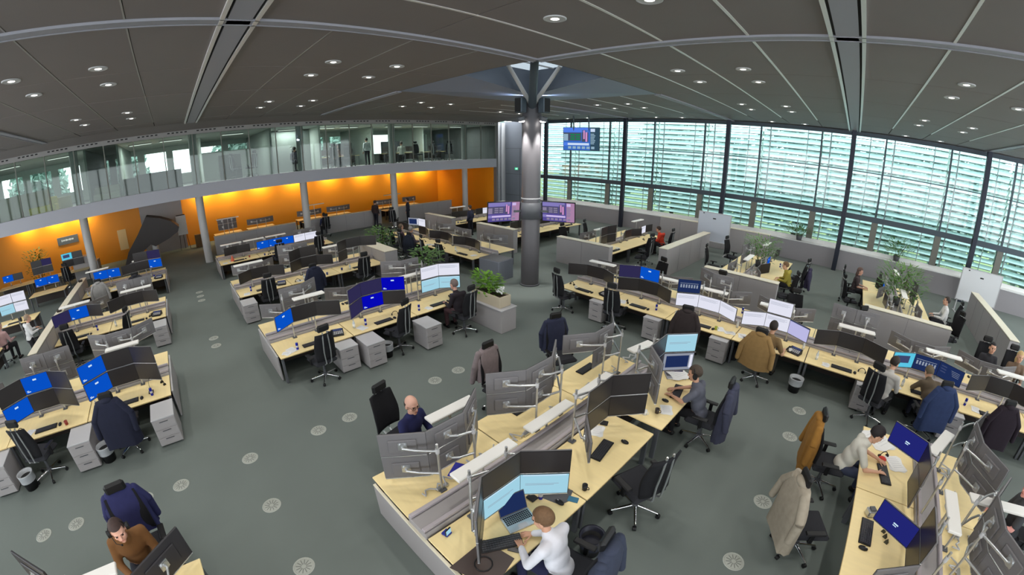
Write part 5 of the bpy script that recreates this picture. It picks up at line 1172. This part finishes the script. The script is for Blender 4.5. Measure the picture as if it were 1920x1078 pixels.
def whiteboard(x, y, rz, w, z0, z1, label, col=(206, 208, 210)):
    p = MB(); p.cbox((0, 0, (z0+z1)/2), (w, 0.05, z1-z0), 0.008); f = MB()
    for q in (-1, 1): f.box((q*(w/2+0.01), 0, (z0+z1)/2), (0.03, 0.07, z1-z0+0.06)); f.box((q*(w/2-0.1), 0, z0/2), (0.05, 0.05, z0)); f.box((q*(w/2-0.1), 0, 0.02), (0.06, 0.5, 0.04))
    f.box((0, 0, z1+0.015), (w, 0.07, 0.03)); f.box((0, -0.05, z0), (w*0.9, 0.08, 0.03))
    m_ = MB(); m_.box((0, -0.032, z1-0.3), (0.18, 0.015, 0.06)); m_.box((-w*.35, -0.032, z1-0.06), (0.08, 0.015, 0.05))
    return thing('whiteboard', [('panel', p.mesh('panel', mat('board_%d' % col[0], col, 0.35))), ('frame', f.mesh('frame', M_GREYL)), ('magnet', m_.mesh('magnet', M_BLACK))], label, 'whiteboard', (x, y, 0), rz)
whiteboard(32.45, -3.2, 0.1, 2.1, 0.6, 2.1, 'tall mobile whiteboard before the outer windows'); whiteboard(18.3, -3.6, -0.05, 1.9, 0.7, 2.3, 'pale mobile board by the cream ledge wall', (196, 204, 216))
# ---- under the gallery
for k in range(3):
    y0, y1 = ((-24.6, -19.2), (-18.4, -12.7), (-11.9, -6.1))[k]
    cap_partition(-2.75, -2.45, y0, y1, 1.15, ['ledge wall under the gallery nearest the stair', 'middle ledge wall under the gallery', 'ledge wall under the gallery near the corner'][k])
    for j in range(2):
        yy = y0+1.3+2.4*j; who = '%s orange-wall desk, %s' % (['first', 'second'][j], ['stair third', 'middle third', 'corner third'][k])
        station(-6.6, yy, -Q, who, [['dd', 'dd'], ['ddd'], ['wwd'], ['ddd'], ['ddd'], ['dd']][k*2+j], kb=False, zlow=1.22, wing=15); station(-3.9+0.0, yy, Q, 'hall-side '+who, [], kb=False)
    luminaire(-4.3, y0+1.2, Q, 'under the gallery, '+['stair third', 'middle third', 'corner third'][k], 1.95, 1.5)
for k, (x, y, c) in enumerate(((-2.0, -13.4, (56, 44, 44)), (-1.2, -11.1, (40, 42, 56)), (5.7, -10.7, (44, 46, 66)), (-1.7, -17.4, (52, 60, 96)))):
    person(x, y, [0.5, 2.4, 1.8, 1.5][k], ['standing person in brown before the middle gallery column', 'standing person in navy beside the gallery column', 'person in dark blue standing beside the corner island ledge', 'person in blue before the white gallery screens'][k], STAND if k < 3 else SEAT, {}, c, 'long', (36, 36, 46), (60, 48, 42), (206, 160, 136))
chair(-1.7, -17.4, 1.5, 'chair of the person in blue before the gallery screens'); chair(-0.2, -12.9, 0.8, 'dark chair below the gallery column')
for k in range(3):
    yy = -33.6-2.0*k; who = '%s desk before the bright orange corner' % ORD[k]; station(-3.6, yy, Q, who, [['td', 'dd'], ['dp', 'dd'], ['bd']][k], kb=False, zlow=1.22)
chair(-2.6, -33.7, Q, 'dark chair below the sign on the orange wall')
person(8.95, -32.75, 0.55, 'standing person in a white shirt leaning on the long ledge', STAND, dict(chest=(0, 0.06, 1.27), neck=(0, 0.1, 1.45), head=(0, 0.15, 1.6), wrl=(-0.2, 0.36, 1.18), wrr=(0.2, 0.36, 1.18), ell=(-0.27, 0.08, 1.16), elr=(0.27, 0.08, 1.16)), (222, 222, 222), 'long', (30, 30, 34), (150, 130, 110), (206, 160, 136), scale=1.0)
person(8.0, -34.2, 1.2, 'person in a pink shirt at the picture\'s left edge', SEAT, {}, (196, 160, 160), 'long', (34, 34, 40), (130, 130, 130), (214, 170, 150)); chair(8.0, -34.4, 1.2, 'black chair of the person in pink')
# flip chart, brown easel, boards on the orange wall
b = MB(); b.cbox((0, 0, 1.72), (0.7, 0.04, 1.35), 0.005); s = MB(); s.box((0, 0, 2.42), (0.62, 0.06, 0.06)); lg = [('leg', MB().tube(a, c, 0.018).mesh('leg', M_DKBROWN)) for a, c in (((-0.25, 0, 1.05), (-0.35, -0.12, 0.0)), ((0.25, 0, 1.05), (0.35, -0.12, 0.0)), ((0, 0.05, 1.3), (0, 0.5, 0)))]
thing('flip_chart', [('pad', b.mesh('pad', M_PAPER)), ('clip', s.mesh('clip', M_DKBROWN)), *lg], 'white flip chart on a brown easel by the stair', 'flip chart', (-7.2, -26.4, 0), Q)
b = MB(); b.cbox((0, 0, 0.45), (0.7, 0.35, 0.9), 0.01); s = MB(); s.cbox((0.5, 0, 0.35), (0.22, 0.3, 0.7), 0.01); thing('brown_cabinet', [('body', b.mesh('body', mat('brown_board', (120, 88, 50), 0.6))), ('side_box', s.mesh('side_box', M_CREAM))], 'brown cabinet with cream box behind the gallery column', 'cabinet', (-7.0, -25.3, 0), Q)
b = MB(); b.box((OX+0.03, -30.75, 1.4), (0.04, 0.62, 1.4)); thing('wall_poster', [('sheet', b.mesh('sheet', mat('poster_cream', (232, 198, 142), 0.7)))], 'narrow cream sheet on the dark part of the orange wall', 'poster')
b = MB(); b.cbox((0, 0, 0), (0.05, 1.5, 0.52), 0.006); s = MB()
for k in range(9): s.box((0.03, -0.42+0.1*k+0.012*(k % 2), 0.02), (0.006, 0.07, 0.1 if k % 3 else 0.13))
thing('wall_sign', [('plate', b.mesh('plate', mat('sign_slate', (88, 96, 104), 0.5))), ('lettering', s.mesh('lettering', mat('sign_letters', (206, 220, 232), 0.5)))], 'slate grey sign plate with pale lettering on the orange wall', 'sign', (OX+0.03, -34.6, 2.2))
# dark stair underside with its support
Mx = Matrix(((0, 0, 1, 0), (1, 0, 0, 0), (0, 1, 0, 0), (0, 0, 0, 1)))
PX = -4.5
STP = [(-28.6, 2.95), (-27.71, 2.7), (-27.01, 2.36), (-26.6, 1.94), (-26.72, 1.67), (-27.33, 1.35), (-28.31, 1.02), (-28.6, 1.2), (-29.1, 0.9), (-29.6, 0.0), (-30.6, 0.0), (-30.1, 1.0), (-29.3, 1.95)]
b = MB(); b.prism([(y, z) for y, z in STP], PX-1.6, PX, 0, Mx)
su = MB(); su.tube((PX-0.3, -28.35, 0), (PX-0.3, -28.35, 1.3), 0.2, n=20)
thing('staircase', [('underside', b.mesh('underside', mat('stair_dark', (64, 58, 56), 0.55, noise=0.06, scale=2))), ('support', su.mesh('support', M_COLG))], 'dark sculpted staircase rising under the gallery', 'staircase')
b = MB(); b.cbox((0, 0, 0.5), (1.6, 0.9, 1.0), 0.01); c = MB(); c.cbox((0, 0, 1.2), (0.8, 0.9, 0.4), 0.01); thing('stair_bench', [('lower_block', b.mesh('lower_block', M_GREY)), ('upper_block', c.mesh('upper_block', M_GREY))], 'stepped grey block beside the gallery column left of the stair', 'cabinet', (-4.8, -32.9, 0), Q)
# ---- gallery contents
GZ = 4.5
for k, (x, y, a) in enumerate(((-3.0, -22.6, 0.6), (-2.4, -21.7, 2.2), (-2.2, -18.6, -1.0), (-2.0, -16.3, 1.4), (-1.8, -15.2, -1.5), (-1.9, -9.6, -1.6), (-2.6, -11.5, 1.2), (-3.0, -7.2, 0.3), (-2.8, -6.0, 1.0))): chair(x, y, a, 'office chair up in the gallery, %s from the stair end' % (ORD+['ninth'])[k], 'gallery chairs', GZ)
for k, (x, y) in enumerate(((-4.2, -16.2), (-4.0, -14.4), (-4.3, -10.2), (-4.2, -8.55), (-4.0, -6.2), (-5.0, -22.4))):
    if k == 5: continue
    desk(x, y, Q, 'gallery desk behind the glass, %s from the corner' % ORD[5-k], DD, GZ, 'gallery desks'); monitors(x, y, Q, [['dd'], ['dd'], ['ddd'], ['dd'], ['dd'], ['dd']][k], 'on the %s gallery desk from the corner' % ORD[5-k], GZ, 15, 0.6, 1.05)
def gcab(x, y, sx, sy, h, rgb, label, z=GZ):
    b = MB(); b.cbox((0, 0, h/2), (sx, sy, h), 0.01); d = MB(); n = max(2, int(max(sx, sy)/0.8))
    for k in range(1, n): d.box(((sx/2+0.004) if sy >= sx else sx*(k/n-0.5), sy*(k/n-0.5) if sy >= sx else -(sy/2+0.004), h/2), (0.01, 0.01, h*0.92))
    t = MB(); t.cbox((0, 0, h+0.012), (sx+0.02, sy+0.02, 0.024), 0.004)
    return thing('gallery_cabinet', [('body', b.mesh('body', mat('cab_%d_%d_%d' % rgb, rgb, 0.6, noise=0.05, scale=2))), ('door_joint', d.mesh('door_joint', M_GREYD)), ('top', t.mesh('top', mat('cab_%d_%d_%d' % rgb, rgb)))], label, 'cabinet', (x, y, z))
gcab(-1.4, -27.3, 0.5, 2.6, 1.0, (72, 74, 70), 'dark cabinet behind the gallery glass beside the lounge'); gcab(-1.6, -29.0+0.15, 0.4, 0.9, 0.9, (96, 90, 80), 'brown cabinet behind the gallery glass'); gcab(-1.5, -35.0, 0.5, 3.0, 1.15, (168, 160, 140), 'beige cabinet at the far left behind the gallery glass'); gcab(-2.2, -33.0, 0.5, 1.0, 0.6, (186, 176, 150), 'cream low cabinet behind the gallery glass'); gcab(-6.2, -14.0, 0.4, 1.6, 1.7, (60, 64, 66), 'tall dark shelf in the gallery by the middle column'); gcab(-6.4, -9.4, 0.4, 1.8, 1.7, (74, 80, 84), 'tall grey shelf in the gallery near the corner'); gcab(-3.4, -22.9, 0.5, 1.4, 1.5, (62, 66, 60), 'dark shelf in the gallery by the office chair')
def sofa(x, y, rgb, label):
    b = MB(); b.cbox((0, 0, 0.19), (0.8, 1.5, 0.38), 0.05); k = MB(); k.cbox((-0.34, 0, 0.5), (0.16, 1.5, 0.5), 0.06); m_ = mat('sofa_%d' % rgb[1], rgb, 0.8)
    return thing('lounge_sofa', [('seat', b.mesh('seat', m_)), ('backrest', k.mesh('backrest', m_))], label, 'sofa', (x, y, GZ), 0)
sofa(-2.3, -28.0, (214, 140, 40), 'orange lounge seat behind the gallery glass'); sofa(-1.6, -30.3, (196, 188, 164), 'cream lounge seat behind the gallery glass'); sofa(-1.1, -33.8, (214, 196, 70), 'yellow lounge seat at the far left gallery')
person(-2.3, -13.6, 1.6, 'person in white sleeves standing in the gallery', STAND, {}, (216, 218, 220), 'long', (30, 30, 36), (50, 44, 40), z=GZ); person(-2.4, -10.7, 1.2, 'person in a pale top sitting in the gallery', SEAT, {}, (196, 196, 186), 'long', (40, 40, 46), (60, 50, 44), z=GZ); person(-2.5, -15.9, 0.4, 'person in a reddish top sitting in the gallery', SEAT, {}, (150, 112, 104), 'long', (40, 40, 46), (60, 50, 44), z=GZ); person(-2.3, -18.9, 0.9, 'person in grey sitting in the gallery meeting room', SEAT, {}, (104, 100, 116), 'long', (40, 40, 46), (60, 50, 44), z=GZ)
# ---- screens on the round column and hanging by the windows
def tv_mesh(w, h, pinkish):
    b = MB(); ms = []
    def r(x0, x1, z0, z1, m, lay=1):
        if m not in ms: ms.append(m)
        y = -0.031-0.0007*lay
        b.quad((x0*w-w/2, y, z0*h-h/2), (x1*w-w/2, y, z0*h-h/2), (x1*w-w/2, y, z1*h-h/2), (x0*w-w/2, y, z1*h-h/2), ms.index(m))
    if pinkish: bg, hd, tb, tk, fig, side, ln = [emis('tvp_%d' % i, c, 0.95) for i, c in enumerate(((88, 78, 150), (134, 126, 190), (84, 82, 110), (206, 188, 236), (214, 150, 206), (172, 132, 168), (140, 130, 160)))]
    else: bg, hd, tb, tk, fig, side, ln = [emis('tvb_%d' % i, c, 0.95) for i, c in enumerate(((60, 110, 200), (84, 130, 236), (74, 84, 104), (206, 224, 250), (214, 150, 206), (52, 78, 96), (150, 180, 200)))]
    r(0, 1, 0, 1, bg, 0); r(0, .7, .8, 1, hd); r(0, .5, .42, .78, tb); r(0, .13, .42, .72, ln, 2)
    for k in range(3):
        for j in range(2): r(.2+.15*j, .32+.15*j, .46+.1*k, .52+.1*k, ln if pinkish else E_['green'], 3)
    r(.52, .7, .38, .9, tb); r(.56, .6, .5, .88, fig, 2); r(.62, .67, .38, .8, fig, 3); r(.75, 1, .0, 1, side); r(.76, .88, .82, .96, tk, 2)
    for k in range(7): r(.76, .86+.015*(k % 3), .28+.07*k, .32+.07*k, ln, 2)
    r(.12, .72, .22, .32, tk, 2); r(0, .12, .2, .34, hd, 2)
    for k in range(6): r(.13+.13*k, .22+.13*k, .06, .17, ln, 4)
    return b.mesh('screen', *ms)
def tv(w, h, M, label, pinkish, extra=()):
    c = MB(); c.cbox((0, 0, 0), (w+0.06, 0.06, h+0.06), 0.008); bk = MB(); bk.cbox((0, 0.05, 0), (w*0.5, 0.06, h*0.5), 0.02)
    return thing('wall_screen', [('casing', c.mesh('casing', M_BEZEL)), ('back_box', bk.mesh('back_box', M_BLACK)), ('screen', tv_mesh(w, h, pinkish))]+list(extra), label, 'screen', M=M)
CA = math.pi/4
def tvM(cx, cy, z, rz, tilt): return Matrix.Translation((cx, cy, z)) @ Matrix.Rotation(rz, 4, 'Z') @ Matrix.Rotation(tilt, 4, 'X')
TVZ = 3.0
tv(1.25, 0.74, tvM(14.26, -16.0, TVZ, 1.15, 0.14), 'lilac news screen on the gallery side of the round column', True)
tv(1.25, 0.74, tvM(15.73, -14.53, TVZ, 0.42, 0.14), 'lilac news screen on the window side of the round column', True)
b = MB(); b.lathe([(0.37, -0.3), (0.46, -0.3), (0.46, 0.32), (0.37, 0.32)], 8); ca_ = [('arm', MB().box((0, -0.45, 0), (0.12, 0.5, 0.08), 0, Matrix.Rotation(a, 4, 'Z')).mesh('arm', M_GREYD)) for a in (CA-1.2, CA+1.2, CA+PI)]
thing('screen_bracket', [('clamp', b.mesh('clamp', M_GREYD)), *ca_], 'dark bracket holding the screens on the round column', 'bracket', (TX, TY, TVZ))
hg = [('hanger', MB().tube((q*0.55, 0.02, 0.5), (q*0.55, -0.08, 1.6), 0.05, n=8).mesh('hanger', M_FRAME)) for q in (-1, 1)]
tv(2.6, 1.55, tvM(8.3, -2.9, 6.12, 0.30, 0.06), 'blue news screen hanging from the ceiling before the windows', False, hg)
# speakers and lamps of the column head
for k, (a, l) in enumerate(((CA-0.75, 'gallery side'), (CA+0.75, 'window side'))):
    c = MB(); c.cbox((0, -0.62, 6.92), (0.34, 0.3, 0.56), 0.03); g = MB(); g.box((0, -0.776, 6.92), (0.28, 0.01, 0.48)); s = MB(); s.box((0, -0.4, 6.92), (0.08, 0.2, 0.08))
    thing('loudspeaker', [('cabinet', c.mesh('cabinet', M_FRAME)), ('grille', g.mesh('grille', M_BLACK)), ('bracket', s.mesh('bracket', M_GREYD))], 'dark loudspeaker on the %s of the column head' % l, 'loudspeaker', (TX, TY, 0), a)
    c = MB(); c.tube((0, -0.62, 6.5), (0, -0.58, 6.36), 0.13, 0.15, 14); e = MB(); e.ell((0, -0.575, 6.35), (0.12, 0.12, 0.05), 14, 8); s = MB(); s.box((0, -0.45, 6.5), (0.05, 0.3, 0.05))
    r0 = thing('column_floodlight', [('housing', c.mesh('housing', M_GREYD)), ('lens', e.mesh('lens', emis('flood_lens', (255, 252, 246), 14))), ('bracket', s.mesh('bracket', M_GREYD))], 'bright floodlight aimed down the column, %s' % l, 'floodlight', (TX, TY, 0), a)
    ld = bpy.data.lights.new('flood', 'SPOT'); ld.energy = 420; ld.spot_size = 0.8; ld.spot_blend = 0.6; ld.shadow_soft_size = 0.08; ld.color = (1, 0.98, 0.94)
    lo = bpy.data.objects.new('flood_light', ld); COL.objects.link(lo); lo.parent = r0; lo.location = (0, -0.58, 6.24); lo.rotation_euler = (0.14, 0, 0)
    u = MB(); u.cbox((0, -0.48, 6.95), (0.3, 0.14, 0.12), 0.02); e = MB(); e.box((0, -0.48, 7.015), (0.26, 0.1, 0.006))
    r1 = thing('column_uplight', [('housing', u.mesh('housing', M_GREYL)), ('lens', e.mesh('lens', emis('uplight_lens', (255, 255, 255), 6)))], 'small uplight on the column head, %s' % l, 'uplight', (TX, TY, 0), a+PI)
    ld = bpy.data.lights.new('uplight', 'SPOT'); ld.energy = 130; ld.spot_size = 2.8; ld.spot_blend = 1.0; ld.shadow_soft_size = 0.1; ld.color = (0.62, 0.76, 1.0)
    lo = bpy.data.objects.new('uplight_light', ld); COL.objects.link(lo); lo.parent = r1; lo.location = (0, -0.48, 7.05); lo.rotation_euler = (PI+0.9, 0, 0)
# exit sign
b = MB(); b.box((0, 0, 0), (0.42, 0.05, 0.22)); s = MB(); s.quad((-.2, -.027, -.1), (.2, -.027, -.1), (.2, -.027, .1), (-.2, -.027, .1)); p = MB()
p.box((-0.06, -0.0285, -0.01), (0.05, 0.001, 0.1)); p.box((-0.05, -0.0285, 0.055), (0.03, 0.001, 0.03)); p.box((0.08, -0.0285, 0.0), (0.06, 0.001, 0.13)); p.box((0.01, -0.0285, 0.0), (0.06, 0.001, 0.02))
thing('exit_sign', [('box', b.mesh('box', M_GREYL)), ('face', s.mesh('face', emis('exit_green', (40, 200, 140), 1.4))), ('running_figure', p.mesh('running_figure', emis('exit_white', (230, 255, 245), 1.4)))], 'green emergency exit sign on the grey end wall', 'exit sign', (-0.75, -0.06, 3.6))
# ---- recessed ceiling downlights
DLX = [5.9, 7.7, 13.15, 14.95, 20.5, 22.35, 27.7, 29.5, 34.9, 36.7]; DLY = [-1.4, -6.6, -8.3, -13.5, -15.3, -20.7, -22.55, -27.95, -29.8, -35.2, -37]
def dl_parts():
    r = MB(); r.lathe([(0.15, -0.004), (0.17, -0.012), (0.19, -0.004), (0.19, 0.01)], 24); c = MB(); c.lathe([(0.15, -0.003), (0.12, 0.09), (0.05, 0.11), (0.0, 0.11)], 20)
    l = MB(); l.ell((0.0, 0, 0.02), (0.1, 0.1, 0.035), 14, 8)
    return [('rim', r.mesh('rim', M_GREYL)), ('reflector', c.mesh('reflector', M_CHROME)), ('bulb', l.mesh('bulb', emis('bulb', (255, 250, 240), 5)))]
dlp = dl_parts(); dld = bpy.data.lights.new('downlight', 'SPOT'); dld.energy = DOWNLIGHT_W; dld.spot_size = 2.3; dld.spot_blend = 0.5; dld.shadow_soft_size = 0.15; dld.color = (1.0, 0.97, 0.92)
def ordx(v): return ['first', 'second', 'third', 'fourth', 'fifth', 'sixth', 'seventh', 'eighth', 'ninth', 'tenth', 'eleventh'][v]
for i, x in enumerate(DLX):
    for j, y in enumerate(DLY):
        if 10.64 < x < 17.84 and -18.2 < y < -11.03: continue
        if x > 31 and y < -19: continue
        r0 = thing('ceiling_downlight', dlp, 'recessed round downlight, %s from the gallery, %s from the windows' % (ordx(i), ordx(j)), 'downlight', (x, y, H-0.012), 0, 'ceiling downlights', sc=1.1)
        lo = bpy.data.objects.new('downlight_light', dld); COL.objects.link(lo); lo.parent = r0; lo.location = (0, 0, -0.03)
# wall washers above the orange wall
wl = bpy.data.lights.new('washer', 'AREA'); wl.energy = WASH_W; wl.shape = 'RECTANGLE'; wl.size = 0.1; wl.size_y = 1.2; wl.color = (1.0, 0.86, 0.55)
wb = MB(); wb.cbox((0, 0, 0.0), (0.16, 1.2, 0.1), 0.01); we = MB(); we.box((-0.02, 0, -0.052), (0.1, 1.1, 0.006))
wp = [('housing', wb.mesh('housing', M_GREYL)), ('lens', we.mesh('lens', emis('washer_lens', (255, 220, 150), 6)))]
for k, y in enumerate((-5.2, -8.0, -11.3, -14.4, -17.4, -20.2, -22.6, -24.6, -33.4, -35.2, -37.4)):
    r0 = thing('wall_washer', wp, 'linear warm wall washer above the orange wall, %s from the corner' % ordx(k), 'wall washer', (OX+0.6, y, 3.94), 0, 'wall washers')
    lo = bpy.data.objects.new('washer_light', wl); COL.objects.link(lo); lo.parent = r0; lo.location = (0, 0, -0.08); lo.rotation_euler = (0, 0.5, 0)
# lamps added to lift the gallery rooms to a mid tone
gl = bpy.data.lights.new('gallery_fill_lamp', 'AREA'); gl.energy = GALLERY_W; gl.shape = 'RECTANGLE'; gl.size = 0.25; gl.size_y = 1.3
gb = MB(); gb.cbox((0, 0, 0.03), (0.3, 1.4, 0.06), 0.01); ge = MB(); ge.box((0, 0, -0.002), (0.25, 1.3, 0.004)); gp = [('housing', gb.mesh('housing', M_GREYL)), ('diffuser', ge.mesh('diffuser', emis('gallery_fill_diffuser', (255, 252, 244), 2.5)))]
for k, y in enumerate((-5.0, -8.6, -11.0, -14.6, -16.4, -19.0, -22.6, -26.4, -28.2, -33.0, -36.0)):
    r0 = thing('gallery_fill_lamp', gp, 'flat white fill lamp added in the gallery rooms, %s from the corner' % ordx(k), 'ceiling lamp', (-3.0, y, 7.23), 0, 'gallery fill lamps')
    lo = bpy.data.objects.new('gallery_fill_light', gl); COL.objects.link(lo); lo.parent = r0; lo.location = (0, 0, -0.03)

if 'TMPS' in globals(): bpy.data.scenes.remove(TMPS)
